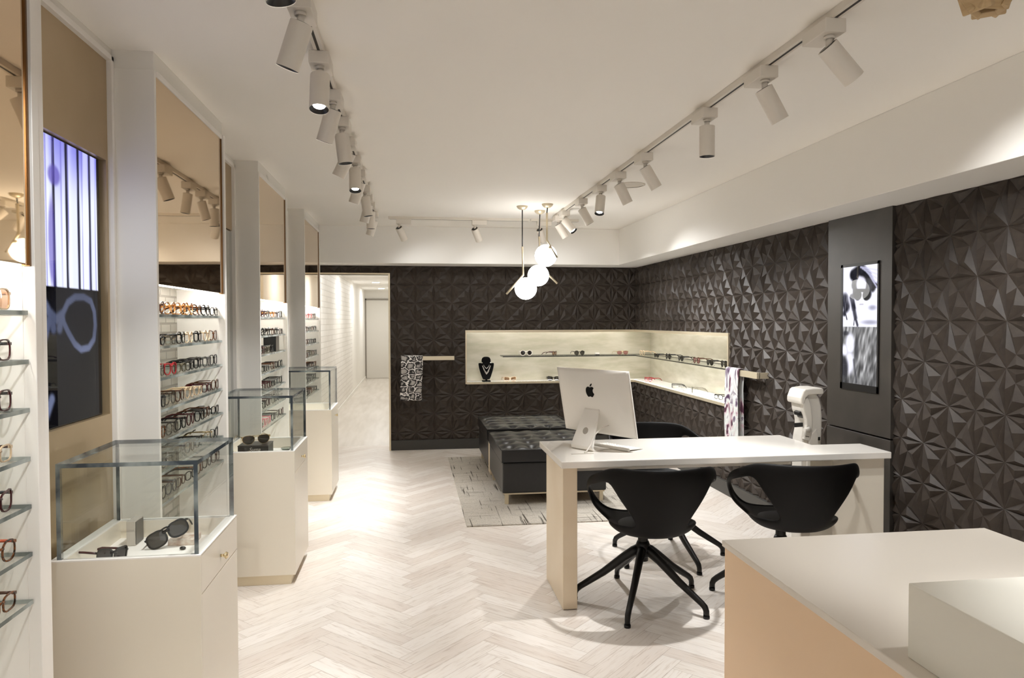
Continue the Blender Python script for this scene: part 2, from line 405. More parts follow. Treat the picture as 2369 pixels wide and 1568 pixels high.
# right wall
bm = bmesh.new(); PR = lambda u, v, d: Vector((XR-d, u, v))
relief(bm, 4.39, 8.55, 0.0, 2.14, 2.988-0.179*20, 1.276-0.2165*6, 0.179, 0.2165, PR)
clip(bm, [((0, 4.392, 0), (0, -1, 0)), ((0, YB, 0), (0, 1, 0)), ((0, 0, 0.0), (0, 0, -1)), ((0, 0, 2.139), (0, 0, 1))])
cut(bm, [((0, NY0, 0), (0, 1, 0)), ((0, 0, NZ0), (0, 0, 1)), ((0, 0, NZ1), (0, 0, 1))], lambda c: c.y > NY0 and NZ0 < c.z < NZ1)
m_ = MB(); m_.bm = bm
bm2 = bmesh.new(); relief(bm2, Y0, 3.76, 0.0, 2.14, 2.988-0.179*20, 1.276-0.2165*6, 0.179, 0.2165, PR)
clip(bm2, [((0, Y0, 0), (0, -1, 0)), ((0, 3.755, 0), (0, 1, 0)), ((0, 0, 0.0), (0, 0, -1)), ((0, 0, 2.139), (0, 0, 1))])
me_ = bpy.data.meshes.new('tmp'); bm2.to_mesh(me_); bm2.free(); bm.from_mesh(me_); bpy.data.meshes.remove(me_)
for b_ in ((Y0, NY0, 0, 2.139), (NY0, YB+0.35, 0, NZ0-0.03), (NY0, YB+0.35, NZ1+0.03, 2.139)):
    m_.box(XR, XR+0.1, b_[0], b_[1], b_[2], b_[3])
struct('wall_right', m_, TILE)
m_ = MB().box(2.672, XR, 3.757, 4.39, 0.828, 2.139).box(2.672, XR, 3.757, 4.39, 0.0, 0.818)
struct('trim_3', m_, DARKP, bevel=0.002)
struct('baseboard_back', MB().box(DX+0.02, XR-0.03, YB-0.034, YB, 0, 0.115), BASEB, bevel=0.002)
struct('baseboard_right', MB().box(XR-0.034, XR, 4.39, YB, 0, 0.115), BASEB, bevel=0.002)
# doorway lining and edge trim in gold
m_ = MB().box(DX-0.002, DX+0.018, YB-0.036, YB+0.13, 0, DZ+0.018).box(-1.1, DX-0.002, YB-0.036, YB+0.13, DZ, DZ+0.018)
struct('trim_4', m_, GOLD, bevel=0.001)

# ------------------------------------------------------------------ display niche in the corner
NB = YB + ND - 0.02; NR = XR + ND - 0.02
m_ = MB().box(NX0, NR+0.02, NB, NB+0.02, NZ0-0.03, NZ1+0.03).box(NR, NR+0.02, NY0-0.02, NB, NZ0-0.03, NZ1+0.03)
m_.box(NX0-0.02, NX0, YB+0.001, NB+0.02, NZ0-0.03, NZ1+0.03).box(XR+0.001, NR+0.02, NY0-0.02, NY0, NZ0-0.03, NZ1+0.03)
struct('wall_niche', m_, LEAF)
m_ = MB().box(NX0, NR, YB+0.001, NB, NZ0-0.03, NZ0).box(XR+0.001, NR, NY0, YB+0.001, NZ0-0.03, NZ0)
m_.box(NX0, NR, YB+0.001, NB, NZ1, NZ1+0.03).box(XR+0.001, NR, NY0, YB+0.001, NZ1, NZ1+0.03)
struct('floor_niche', m_, WHITE)
t_ = 0.016; ya, yb_ = YB-0.020, YB+0.002; xa, xb = XR-0.024, XR+0.002
m_ = MB()
m_.box(NX0-t_, NX0, ya, yb_, NZ0-t_, NZ1+t_)
m_.box(NX0, XR-0.024, ya, yb_, NZ1-0.012, NZ1+t_).box(NX0, XR-0.024, ya, yb_, NZ0-t_*1.2, NZ0+0.006)
m_.box(xa, xb, NY0, YB, NZ1-0.012, NZ1+t_).box(xa, xb, NY0, YB, NZ0-t_*1.2, NZ0+0.006)
m_.box(xa, xb, NY0-t_, NY0, NZ0-t_*1.2, NZ1+t_)
struct('trim_5', m_, GOLD, bevel=0.001)
sh = thing('niche_shelf', 'L-shaped clear glass shelf running round the lit corner niche', 'shelf', (2.0, 8.6, 1.078))
pl = [(1.07, YB-0.01), (XR-0.012, YB-0.01), (XR-0.012, NY0+0.03), (NR-0.001, NY0+0.03), (NR-0.001, NB-0.001), (1.07, NB-0.001)]
build('glass_shelf', MB().prism([(x, y, 1.070) for x, y in pl], (0, 0, 0.011), 0, 1), [SHELFG, mat('dark_shelf_edge', '#15181a', 0.2)], sh)
for nm, lab, b_ in (('a', 'slim LED strip under the top of the niche along the back wall', (NX0+0.02, XR+0.01, YB+0.003, YB+0.02, NZ1-0.009, NZ1-0.001)),
                    ('b', 'slim LED strip under the top of the niche along the side wall', (XR+0.003, XR+0.02, NY0+0.02, YB, NZ1-0.009, NZ1-0.001))):
    tag(build('light_strip', MB().box(*b_), NLED), lab, 'light', 'niche light strips')
for nm, lab, b_ in (('a', 'slim LED strip on the niche floor edge along the back wall', (NX0+0.02, XR+0.01, YB+0.003, YB+0.013, NZ0, NZ0+0.005)),
                    ('b', 'slim LED strip on the niche floor edge along the side wall', (XR+0.003, XR+0.013, NY0+0.02, YB, NZ0, NZ0+0.005))):
    tag(build('light_strip', MB().box(*b_), NLED), lab, 'light', 'niche light strips')

# ------------------------------------------------------------------ left side: wall, shelving units, bronze recess panels
struct('wall_left', MB().box(-1.36, -1.25, Y0, 8.7, 0, CZ), WHITE)
UNITS = [(0.90, 2.13), (3.0, 4.08), (4.94, 6.01), (6.98, 8.09)]
BAYW = ['bay by the camera', 'bay behind the first glass case', 'bay behind the second glass case', 'bay next to the brick corridor']
for k, (a, b) in enumerate(UNITS):
    struct('trim_%d' % (6+k), MB().box(-1.25, XF-0.004, a+0.004, b-0.05, 2.475, CZ), GREYW)
SHZ = [1.53, 1.403, 1.277, 1.15, 1.025, 0.90, 0.775]
def unit(k, a, b):
    t = thing('shelving_unit', ['white shelving bay cut by the left picture edge, bronze mirror above',
        'white shelving bay with bronze mirror above, behind the first glass case', 'white shelving bay with bronze mirror above, behind the second glass case',
        'white shelving bay with bronze mirror above, next to the brick corridor'][k], 'shelving', (XF-0.12, (a+b)/2, 0), 'shelving bays on the left wall')
    fr = 0.085
    build('side_panel', MB().box(-1.25, XF, a, a+0.02, 0, 2.475), GREYW, t, 0.001)
    build('side_panel', MB().box(-1.25, -0.999, b-fr-0.001, b-fr+0.03, 0, 2.452), LACQ, t)
    m_ = MB().box(-1.0, XF+0.012, b-fr+0.0, b-fr+0.035, 0, 2.475).box(-1.25, XF, b-fr+0.035, b, 0, 2.475)
    build('frame_post', m_, LACQ, t, 0.002)
    build('frame_rail', MB().box(-1.0, XF+0.006, a+0.02, b-fr, 2.452, 2.475), LACQ, t, 0.002)
    mi = build('mirror', MB().box(XF-0.012, XF, a+0.02, b-fr, 1.648, 2.452), [MIRR], t)
    mi['label'] = 'bronze tinted mirror panel'
    build('mirror_edge', MB().box(XF-0.016, XF+0.004, b-fr-0.008, b-fr, 1.645, 2.452), mat('bronze_edge', '#7a5a38', 0.3, 0.8), t)
    build('canopy_panel', MB().box(-1.23, XF-0.012, a+0.02, b-fr, 1.665, 1.68), LACQ, t)
    build('light_strip', MB().box(-1.06, -1.035, a+0.05, b-fr-0.03, 1.652, 1.664), LED, t)
    build('back_panel', MB().box(-1.25, -1.21, a+0.02, b-fr, 0, 1.68), GTILE if k == 1 else LACQ, t)
    build('plinth', MB().box(-1.21, XF-0.02, a+0.02, b-fr, 0, 0.10), LACQ, t)
    for z in SHZ:
        build('glass_shelf', MB().glassbox(-1.208, XF-0.005, a+0.021, b-fr-0.004, z-0.011, z), [SHELFG, EDGES], t)
    return t
for k, (a, b) in enumerate(UNITS): unit(k, a, b)

# bronze recess panels with wall screens
def paint_grid(name, nu, nv, P, fn, strength, parent):
    """a flat picture tube: P(u, v) -> point, fn(u, v) -> sRGB 0..1"""
    bm = bmesh.new(); vs = [[bm.verts.new(P(i/nu, j/nv)) for i in range(nu+1)] for j in range(nv+1)]
    for j in range(nv):
        for i in range(nu): bm.faces.new([vs[j][i], vs[j][i+1], vs[j+1][i+1], vs[j+1][i]])
    m = MATS.get('screen_'+name)
    m = bpy.data.materials.new('screen_'+name); m.use_nodes = True; nt, N, L, b = nodes(m)
    at = N('ShaderNodeAttribute'); at.attribute_name = 'picture'
    b.inputs['Base Color'].default_value = (0.005, 0.005, 0.006, 1); b.inputs['Roughness'].default_value = 0.015; b.inputs['Specular IOR Level'].default_value = 0.09
    L(at.outputs['Color'], b.inputs['Emission Color']); b.inputs['Emission Strength'].default_value = strength
    o = build('screen', bm, m, parent)
    ca = o.data.color_attributes.new('picture', 'FLOAT_COLOR', 'POINT')
    n = 0; lc = []
    for j in range(nv+1):
        for i in range(nu+1):
            c = fn(i/nu, j/nv); c = [max(0, min(1, x)) for x in c]
            lc += [((x+0.055)/1.055)**2.4 if x > 0.04045 else x/12.92 for x in c] + [1.0]
    ca.data.foreach_set('color', lc)
    return o
def sm(a, b, x):
    t = max(0.0, min(1.0, (x-a)/(b-a))); return t*t*(3-2*t)
def hashn(i, j=0):
    v = math.sin(i*127.1 + j*311.7)*43758.5453; return v - math.floor(v)
def vn(x, y):
    i, j = math.floor(x), math.floor(y); fx, fy = x-i, y-j; fx = fx*fx*(3-2*fx); fy = fy*fy*(3-2*fy)
    return (hashn(i, j)*(1-fx)+hashn(i+1, j)*fx)*(1-fy) + (hashn(i, j+1)*(1-fx)+hashn(i+1, j+1)*fx)*fy
def ell(u, v, cu, cv, ru, rv, soft=0.25):
    d = math.hypot((u-cu)/ru, (v-cv)/rv); return 1 - sm(1-soft, 1+soft, d)
def seg(u, v, a, b, r, asp=1.0, soft=0.5):
    ax, ay = a[0], a[1]*asp; bx, by = b[0], b[1]*asp; px, py = u, v*asp
    dx, dy = bx-ax, by-ay; t = max(0, min(1, ((px-ax)*dx+(py-ay)*dy)/(dx*dx+dy*dy+1e-9)))
    d = math.hypot(px-ax-t*dx, py-ay-t*dy); return 1 - sm(r*(1-soft), r*(1+soft), d)
def mixc(a, b, t): return [x*(1-t)+y*t for x, y in zip(a, b)]
TVY0, TVY1, TVZ0, TVZ1 = 2.25, 2.935, 1.155, 2.108
def tv_pic(u, v):          # u 0..1 along the wall away from the camera, v 0 top .. 1 bottom
    if v < 0.515:
        c = mixc([0.50, 0.50, 0.86], [0.87, 0.89, 0.98], sm(0.0, 0.35, v + 0.12*vn(u*9, v*5)))
        c = mixc(c, [0.93, 0.95, 1.0], 0.5*sm(0.45, 0.7, vn(u*14, v*2+3)))
        x = u*7.6+0.25; d = abs(x-round(x))
        wv = 0.07+0.05*vn(v*9, round(x)*3.1)
        c = mixc(c, [0.05, 0.05, 0.16], 1-sm(wv*0.6, wv*1.4, d))
        x2 = u*13+0.6; d2 = abs(x2-round(x2)); c = mixc(c, [0.36, 0.33, 0.72], 0.6*(1-sm(0.03, 0.10, d2))*sm(0.35, 0.6, vn(v*4, round(x2)*7.7)))
        c = mixc(c, [0.33, 0.28, 0.66], 0.7*ell(u, v, 0.50, 0.13, 0.06, 0.035)+0.6*ell(u, v, 0.47, 0.36, 0.035, 0.15))
        return c if u < 0.975 else [0.01, 0.01, 0.02]
    c = [0.015, 0.015, 0.025]
    f = [0.48, 0.52, 0.66]; W = (v-0.515)/0.485; k = 0.0
    ring = [(0.56, 0.20), (0.62, 0.11), (0.70, 0.065), (0.80, 0.06), (0.885, 0.09), (0.925, 0.17), (0.935, 0.28), (0.915, 0.39), (0.85, 0.455), (0.76, 0.465), (0.69, 0.42), (0.62, 0.33), (0.575, 0.26), (0.56, 0.20)]
    for a, b in zip(ring, ring[1:]): k = max(k, seg(u, W, a, b, 0.021, 0.75, 0.4))
    for a, b in (((0.56, 0.20), (0.50, 0.235)), ((0.50, 0.235), (0.44, 0.20)), ((0.44, 0.20), (0.37, 0.10)), ((0.56, 0.20), (0.53, 0.30)), ((0.45, 0.20), (0.47, 0.30)), ((0.44, 0.22), (0.38, 0.36)), ((0.38, 0.36), (0.30, 0.45)), ((0.40, 0.88), (0.34, 1.0)), ((0.44, 0.80), (0.40, 0.88))): k = max(k, seg(u, W, a, b, 0.03, 0.75, 0.5))
    c = mixc(c, f, 0.8*k)
    c = mixc(c, [0.10, 0.11, 0.16], 0.5*vn(u*5, W*6)*ell(u, W, 0.7, 0.25, 0.3, 0.3))
    return c
def recess(k, a, b, screen):
    lab = ['bronze wall panel framed in white, holding the tall blue screen', 'narrow bronze wall panel framed in white, between the second and third bays', 'bronze wall panel framed in white, between the third and last bays']
    t = thing('wall_panel', lab[k], 'panel', (-1.15, (a+b)/2, 0), 'bronze recess panels')
    if screen:
        z0, z1, ya_, yb2 = TVZ0-0.006, TVZ1+0.006, TVY0-0.006, TVY1+0.026
        m_ = MB().box(-1.25, -1.145, a+0.001, ya_, 0, 2.515).box(-1.25, -1.145, yb2, b-0.001, 0, 2.515).box(-1.25, -1.145, ya_, yb2, 0, z0).box(-1.25, -1.145, ya_, yb2, z1, 2.515)
    else: m_ = MB().box(-1.25, -1.145, a+0.001, b-0.001, 2.087, 2.515).box(-1.25, -1.15, a+0.001, b-0.001, 0, 2.08)
    p = build('panel', m_, BRONZE, t)
    if not screen:
        build('mirror', MB().box(-1.149, -1.146, a+0.03, b-0.03, 0.02, 2.075), MIRG, t)['label'] = 'grey glazed lower half'
    build('frame_post', MB().box(-1.16, -1.125, b-0.022, b-0.001, 0, 2.515), LACQ, t, 0.002)
    build('frame_post', MB().box(-1.16, -1.125, a+0.001, a+0.022, 0, 2.515), LACQ, t, 0.002)
    build('frame_rail', MB().box(-1.16, -1.125, a+0.001, b-0.001, 2.495, 2.517), LACQ, t, 0.002)
    struct('trim_%d' % (10+k), MB().box(-1.25, -1.135, a+0.0, b, 2.517, CZ), GREYW)
recess(0, UNITS[0][1], UNITS[1][0], True); recess(1, UNITS[1][1], UNITS[2][0], False); recess(2, UNITS[2][1], UNITS[3][0], False)
t = thing('display_screen', 'tall wall screen showing blue stripes over a dark picture of eyeglasses', 'screen', (-1.2, 2.6, 1.1))
build('bezel', MB().box(-1.24, -1.1645, TVY0-0.005, TVY1+0.008, TVZ0-0.005, TVZ1+0.005), BLACK, t, 0.002)
paint_grid('stripes', 110, 170, lambda u, v: (-1.164, TVY0+u*(TVY1-TVY0), TVZ1-v*(TVZ1-TVZ0)), tv_pic, 1.0, t)

# ------------------------------------------------------------------ corridor beyond the doorway
struct('wall_hall_left', MB().box(-1.36, -1.203, 8.12, 15.2, 0, 2.3), BRICK)
struct('wall_hall_far', MB().box(-1.36, -1.203, 15.2, 19.5, 0, 2.3).box(-1.36, 0.6, 19.44, 19.5, 0, 2.3).box(DX+0.02, 0.0, YB+0.13, 19.5, 0, 2.3), WHITE)
struct('ceiling_hall', MB().box(-1.36, 0.6, YB+0.12, 19.5, 2.3, 2.4), WHITE)
struct('baseboard_hall', MB().box(-1.203, -1.19, 8.12, 19.4, 0, 0.06), WHITE)
d_ = struct('door_1', MB().box(-1.17, -0.27, 19.40, 19.438, 0.005, 2.05), mat('door_paint', '#dedad2', 0.5))
build('door_frame', MB().box(-1.20, -1.17, 19.39, 19.438, 0, 2.09).box(-0.27, -0.24, 19.39, 19.438, 0, 2.09).box(-1.20, -0.24, 19.39, 19.438, 2.055, 2.09), mat('door_frame_grey', '#8f887d', 0.5), d_)
for k, y in enumerate((9.6, 12.4, 15.2, 18.0)):
    t = thing('ceiling_downlight', '%s round downlight along the corridor ceiling past the doorway' % ORD[k], 'ceiling light', (-0.72, y, 2.3), 'corridor downlights')
    build('trim_ring', MB().lathe([(0.075, 0.0), (0.095, 0.0), (0.097, -0.004), (0.075, -0.008)], (-0.72, y, 2.3)), WHITE, t)
    build('light_face', MB().lathe([(0, -0.006), (0.075, -0.006)], (-0.72, y, 2.3)), HALLM, t)

# ------------------------------------------------------------------ glass display cases
CASES = [(2.39, 2.875, 1.062), (4.25, 4.78, 1.078), (6.19, 6.74, 1.092)]
CX0, CX1, CH = -1.108, -0.664, 0.76
def case(k, a, b, gz):
    t = thing('display_case', ['cream pedestal cabinet with glass box top nearest the camera, holding square sunglasses', 'cream pedestal cabinet with glass box top, holding aviators on a black box', 'cream pedestal cabinet with empty-looking glass box top beside the brick corridor'][k],
        'display case', ((CX0+CX1)/2, (a+b)/2, 0), 'glass-topped display cases')
    rd = 0.066; fw_ = 0.022
    m_ = MB().box(CX0, CX1-0.02, a, b, 0.055, CH-rd).box(CX1-0.02, CX1, a, a+0.010, 0.055, CH-rd).box(CX0, CX1, a, a+0.010, CH-rd, CH).box(CX0, CX1-0.022, a+0.010, a+fw_, CH-rd, CH).box(CX0, CX1-0.022, b-fw_, b, CH-rd, CH).box(CX0, CX0+fw_*1.6, a+fw_, b-fw_, CH-rd, CH).box(CX1-0.034, CX1-0.022, a+fw_, b-fw_, CH-rd, CH)
    build('body', m_, CREAM, t)
    build('rim', MB().box(CX0, CX1-0.034, a, a+fw_, CH, CH+0.004).box(CX0, CX1, b-fw_, b, CH, CH+0.004).box(CX0, CX0+fw_*1.6, a+fw_, b-fw_, CH, CH+0.004).box(CX1-0.034, CX1, a, b-fw_, CH, CH+0.004), LACQ, t)
    build('display_bed', MB().box(CX0+fw_*1.6, CX1-0.034, a+fw_, b-fw_, CH-rd, CH-rd+0.004), mat('white_felt', '#f0ebe4', 0.8), t)
    dr = build('drawer', MB().box(CX1-0.02, CX1-0.0005, a+0.0135, b-0.001, CH-0.125, CH-0.002), CREAM, t, 0.0015)
    ky = (a+b)/2
    build('knob', MB().cyl((CX1, ky, CH-0.075), (CX1+0.012, ky, CH-0.075), 0.005, 0.005, 12).cyl((CX1+0.012, ky, CH-0.075), (CX1+0.018, ky, CH-0.075), 0.007, 0.013, 14).cyl((CX1+0.018, ky, CH-0.075), (CX1+0.025, ky, CH-0.075), 0.013, 0.009, 14), BRASS, dr)['label'] = 'small polished brass knob'
    build('door', MB().box(CX1-0.02, CX1-0.0005, a+0.0135, b-0.001, 0.055, CH-0.128), CREAM, t, 0.0015)
    build('plinth', MB().box(CX0+0.02, CX1-0.025, a+0.008, b-0.02, 0, 0.055), GOLD, t)['label'] = 'gold plinth'
    gt = 0.013; x0, x1 = CX0+0.018, CX1-0.008; y0, y1 = a+0.012, b-0.012
    g = build('glass_top', MB().glassbox(x0, x1, y0, y1, gz-gt, gz), [GLASS, EDGE], t)
    for b_ in ((x0, x0+gt, y0, y1), (x1-gt, x1, y0, y1), (x0+gt, x1-gt, y0+0.001, y0+gt), (x0+gt, x1-gt, y1-gt, y1-0.001)):
        build('glass_pane', MB().glassbox(*b_, CH+0.004, gz-gt, True), [GLASS, EDGE], t)
    return t
for k, c in enumerate(CASES): case(k, *c)

# ------------------------------------------------------------------ eyewear
def lens_outline(shape, n=22):
    out = []
    for i in range(n):
        t = 2*PI*i/n; c, s_ = math.cos(t), math.sin(t)
        if shape == 'round': x, z = 0.025*c, 0.0245*s_
        elif shape == 'rect': x, z = 0.027*math.copysign(abs(c)**0.55, c), 0.0175*math.copysign(abs(s_)**0.6, s_)
        elif shape == 'square': x, z = 0.0275*math.copysign(abs(c)**0.6, c), 0.0225*math.copysign(abs(s_)**0.65, s_)
        elif shape == 'cat':
            x, z = 0.0275*math.copysign(abs(c)**0.7, c), 0.021*math.copysign(abs(s_)**0.75, s_); z += 0.006*max(0, c)*max(0, s_)*2; x += 0.004*max(0, s_)*c
        elif shape == 'bar':
            x, z = 0.029*math.copysign(abs(c)**0.62, c), 0.023*math.copysign(abs(s_)**0.68, s_); k = max(0, -s_); x = x*(1-0.16*k*k)
        elif shape == 'aviator':
            x, z = 0.0285*math.copysign(abs(c)**0.8, c), 0.024*s_; k = max(0, -s_); x = x*(1-0.22*k*k)
            if s_ > 0: z = 0.0175*abs(s_)**0.75
        else: x, z = 0.0265*math.copysign(abs(c)**0.8, c), 0.0225*math.copysign(abs(s_)**0.8, s_)
        out.append((x, z))
    return out
PROTO = {}
def eyewear(shape, frame, lens='clear', temple=None, rim=None, parts=True):
    """one pair at the origin: fronts face -Y, bottoms of the rims on z = 0, temples run to +Y"""
    key = (shape, frame, lens, temple, rim, parts)
    if key in PROTO: return copy_tree(PROTO[key])
    metal = frame in ('gold', 'silver'); rw = rim or (0.0014 if metal else 0.0036); th = 0.0016 if metal else 0.0038
    lm = {'clear': LENS, 'dark': LENSD, 'brown': LENSB, 'pink': LENSP, 'smoke': LENSK}[lens]
    fm = FR[frame]; tm = FR[temple or frame]
    O = lens_outline(shape); zb = -min(z for x, z in O) + rw; zt = max(z for x, z in O); gap = 0.0095; ox = 0.0275 + gap
    t = bpy.data.objects.new('sunglasses' if lens != 'clear' else 'eyeglasses', None); COL.objects.link(t); t.empty_display_size = 0.02; t['_o'] = [0, 0, 0]
    fr = MB()
    def cv(x): return 0.9*x*x            # wrap curve of the front
    for sgn in (-1, 1):
        R = []
        for (x, z) in O:
            d = Vector((x, z)).normalized()
            ring = []
            for off, y in ((0, -th/2), (rw, -th/2), (rw, th/2), (0, th/2)):
                X = sgn*(ox + x + d.x*off); ring.append(fr.bm.verts.new((X, y+cv(X), zb+z+d.y*off)))
            R.append(ring)
        for i in range(len(R)):
            A, B = R[i], R[(i+1) % len(R)]
            for q in range(4): fr.bm.faces.new([A[q], A[(q+1) % 4], B[(q+1) % 4], B[q]])
    zbr = zb + 0.45*zt
    fr.tube([(-gap*1.25, 0, zbr), (-gap*0.5, -0.001, zbr+0.002), (gap*0.5, -0.001, zbr+0.002), (gap*1.25, 0, zbr)], rw*0.8+0.0004, 6)
    if shape in ('aviator', 'bar'): fr.tube([(-gap*1.9, 0, zb+zt*0.95), (0, -0.001, zb+zt*1.02), (gap*1.9, 0, zb+zt*0.95)], min(rw*0.8, 0.003), 6)
    xe = ox + max(x for x, z in O) + rw*0.6; zh = zb + zt*0.62
    for sgn in (-1, 1):
        fr.box(min(sgn*(xe-0.002), sgn*(xe+0.004)), max(sgn*(xe-0.002), sgn*(xe+0.004)), cv(xe)-0.002, cv(xe)+0.006, zh-0.0035, zh+0.0035)
        if metal or frame == 'crystal':
            pass
    def lensmesh(sgn, mb):
        c = mb.bm.verts.new((sgn*ox, cv(ox)-0.0012, zb)); V = [mb.bm.verts.new((sgn*(ox+x*1.01), cv(ox+x), zb+z*1.01)) for x, z in O]
        for i in range(len(V)):
            f = mb.bm.faces.new([c, V[i], V[(i+1) % len(V)]]); f.smooth = True
    def templemesh(sgn, mb):
        x = sgn*(xe+0.002); h = 0.0013 if metal else 0.003
        mb.tube([(x, cv(xe)+0.005, zh), (x*0.99, 0.05, zh), (x*0.97, 0.10, zh-0.001), (x*0.95, 0.125, zh-0.010), (x*0.93, 0.146, max(0.003, zh-0.030))], [h, h, h*0.9, h*1.1, h*0.8], 6, flat=1.3)
    if parts:
        build('frame', fr, fm, t)
        for sgn in (-1, 1):
            mb = MB(); lensmesh(sgn, mb); build('lens', mb, lm, t)
            mb = MB(); templemesh(sgn, mb); build('temple', mb, tm, t)
    else:
        for sgn in (-1, 1):
            nf = len(fr.bm.faces); lensmesh(sgn, fr); fr.bm.faces.ensure_lookup_table()
            for f in fr.bm.faces[nf:]: f.material_index = 1
            nf = len(fr.bm.faces); templemesh(sgn, fr); fr.bm.faces.ensure_lookup_table()
            for f in fr.bm.faces[nf:]: f.material_index = 2
        bpy.data.objects.remove(t)
        t = build('eyeglasses', fr, [fm, lm, tm]); 
    PROTO[key] = t
    return t
def put(o, x, y, z, rz, label, group, rx=0.0, ry=0.0, s=1.0):
    o.location = (x, y, z+0.0008); o.rotation_euler = (rx, ry, rz); o.scale = (s, s, s)
    return tag(o, label, 'eyewear', group)
SHW = ['top shelf', 'second shelf down', 'third shelf down', 'fourth shelf down', 'fifth shelf down', 'sixth shelf down', 'lowest shelf']
SHP = ['square', 'round', 'rect', 'panto', 'cat', 'rect', 'square', 'panto']
B_ = {0: 'tortoise amber amber amber tortoise black black'.split(), 1: 'black crystal black champagne black champagne tortoise'.split(),
      2: 'crystal red olive black black grey black'.split(), 3: 'black crystal brown champagne champagne burgundy brown'.split(),
      4: 'tortoise crystal black burgundy black brown black'.split(), 5: 'grey crystal silver grey black gold black'.split(), 6: 'black grey brown black tortoise black brown'.split()}
C_ = {0: 'tortoise burgundy grey amber burgundy black'.split(), 1: 'black black black brown black black'.split(), 2: 'black burgundy crystal olive black'.split(),
      3: 'black black grey brown black black'.split(), 4: 'black burgundy burgundy black grey black'.split(), 5: 'grey black burgundy crystal grey silver'.split(), 6: 'black pink pink black crystal burgundy'.split()}
D_ = {0: 'champagne pink red pink brown black'.split(), 1: 'black brown black black brown black'.split(), 2: 'black brown grey black black black'.split(),
      3: 'black brown grey olive brown black'.split(), 4: 'black burgundy black brown black tortoise'.split(), 5: 'black grey black grey black grey'.split(), 6: 'brown black burgundy tortoise brown black'.split()}
A_ = {0: ('champagne', 'brown', None, 'square'), 1: ('burgundy', 'clear', 'black', 'square'), 2: ('burgundy', 'clear', 'black', 'square'), 3: ('champagne', 'clear', 'brown', 'rect'),
      4: ('burgundy', 'clear', 'black', 'cat'), 5: ('tortoise', 'clear', 'orange', 'panto'), 6: ('tortoise', 'clear', 'brown', 'rect')}
for r, z in enumerate(SHZ):
    f, ln, tp, shp = A_[r]
    for q, y in enumerate((1.93, 1.765)):
        o = eyewear(shp, f if q == 0 else ['black', 'tortoise', 'brown'][r % 3], ln if q == 0 else 'clear', tp if q == 0 else None)
        put(o, -1.005, y, z, PI/2+random.uniform(-.05, .05), '%s pair on %s, bay at the picture edge, %s' % (
            CWORD.get(f, f) if q == 0 else ['black', 'dark tortoiseshell', 'brown'][r % 3], SHW[r], 'by the frame' if q == 0 else 'second in'), 'eyewear in the bay at the picture edge', s=1.05)
for bay, (rows, ya_, yb2, parts) in enumerate(((B_, 3.10, 3.93, True), (C_, 5.05, 5.86, True), (D_, 7.10, 7.92, False))):
    for r, z in enumerate(SHZ):
        cols = rows[r]; n = len(cols); y2 = yb2 - (0.36 if bay == 1 and r == 2 else 0)
        for q, f in enumerate(cols):
            y = ya_ + (y2-ya_)*q/(n-1)
            o = eyewear(SHP[(q*3+r*2+bay) % 8], f, 'clear', None, 0.0046 if f in ('black', 'tortoise', 'amber') and r < 3 else None, parts)
            put(o, -1.008+random.uniform(-.006, .004), y, z, PI/2+random.uniform(-.06, .06),
                '%s eyeglasses, %s pair along the %s, %s' % (CWORD.get(f, f), ORD[q], SHW[r], ['bay behind the first case', 'bay behind the second case', 'bay beside the brick corridor'][bay]),
                'eyeglasses in the ' + BAYW[bay+1], s=0.98)
# niche eyewear
NG = 'eyewear in the lit corner niche'
put(eyewear('round', 'white', 'dark', None, 0.006), 1.365, 8.63, 1.081, 0, 'round white sunglasses on the niche glass shelf, back wall', NG, s=1.1)
put(eyewear('cat', 'burgundy', 'brown'), 1.72, 8.66, 1.081, 1.0, 'burgundy sunglasses turned sideways on the niche shelf, back wall', NG)
put(eyewear('round', 'black', 'smoke'), 2.02, 8.63, 1.081, 0.15, 'round black sunglasses on the niche shelf near the white ring box', NG)
put(eyewear('aviator', 'gold', 'pink'), 2.56, 8.63, 1.081, 0.15, 'pink lensed aviators on the niche shelf before the corner', NG, s=1.1)
RS = [(8.45, 'champagne', 'clear'), (7.93, 'black', 'smoke'), (7.55, 'black', 'dark'), (7.18, 'black', 'dark'), (6.76, 'brown', 'pink'), (6.44, 'black', 'dark'), (6.13, 'black', 'dark')]
for q, (y, f, ln) in enumerate(RS):
    put(eyewear(['round', 'rect', 'round', 'aviator', 'round', 'aviator', 'round'][q], f, ln), 2.745, y, 1.081, -PI/2+random.uniform(-.1, .1),
        '%s framed sunglasses, %s along the side wall niche shelf from the corner' % (CWORD.get(f, f), ORD[q]), NG, s=1.1)
put(eyewear('cat', 'champagne', 'brown'), 1.17, 8.64, NZ0, 0.1, 'champagne cat-eye sunglasses on the niche floor beside the necklace bust', NG, s=1.1)
put(eyewear('cat', 'black', 'smoke'), 1.70, 8.64, NZ0, -0.1, 'black cat-eye sunglasses on the niche floor left of the monitor', NG, s=1.1)
for q, (y, f, ln, shp) in enumerate([(8.35, 'red', 'pink', 'aviator'), (7.55, 'grey', 'smoke', 'rect'), (7.25, 'silver', 'clear', 'rect'), (6.98, 'crystal', 'clear', 'round'), (6.35, 'black', 'clear', 'rect')]):
    put(eyewear(shp, f, ln), 2.79, y, NZ0, -PI/2+random.uniform(-.4, .4), '%s pair on the niche floor, %s along the side wall from the corner' % (CWORD.get(f, f), ORD[q]), NG, s=1.05)
t = thing('ring_box', 'tiny white box with black base on the niche shelf, back wall', 'box', (2.24, 8.63, 1.081))
build('base', MB().box(2.215, 2.265, 8.61, 8.65, 1.081, 1.092), BLACK, t); build('lid', MB().box(2.217, 2.263, 8.612, 8.648, 1.092, 1.11), WHITE, t)
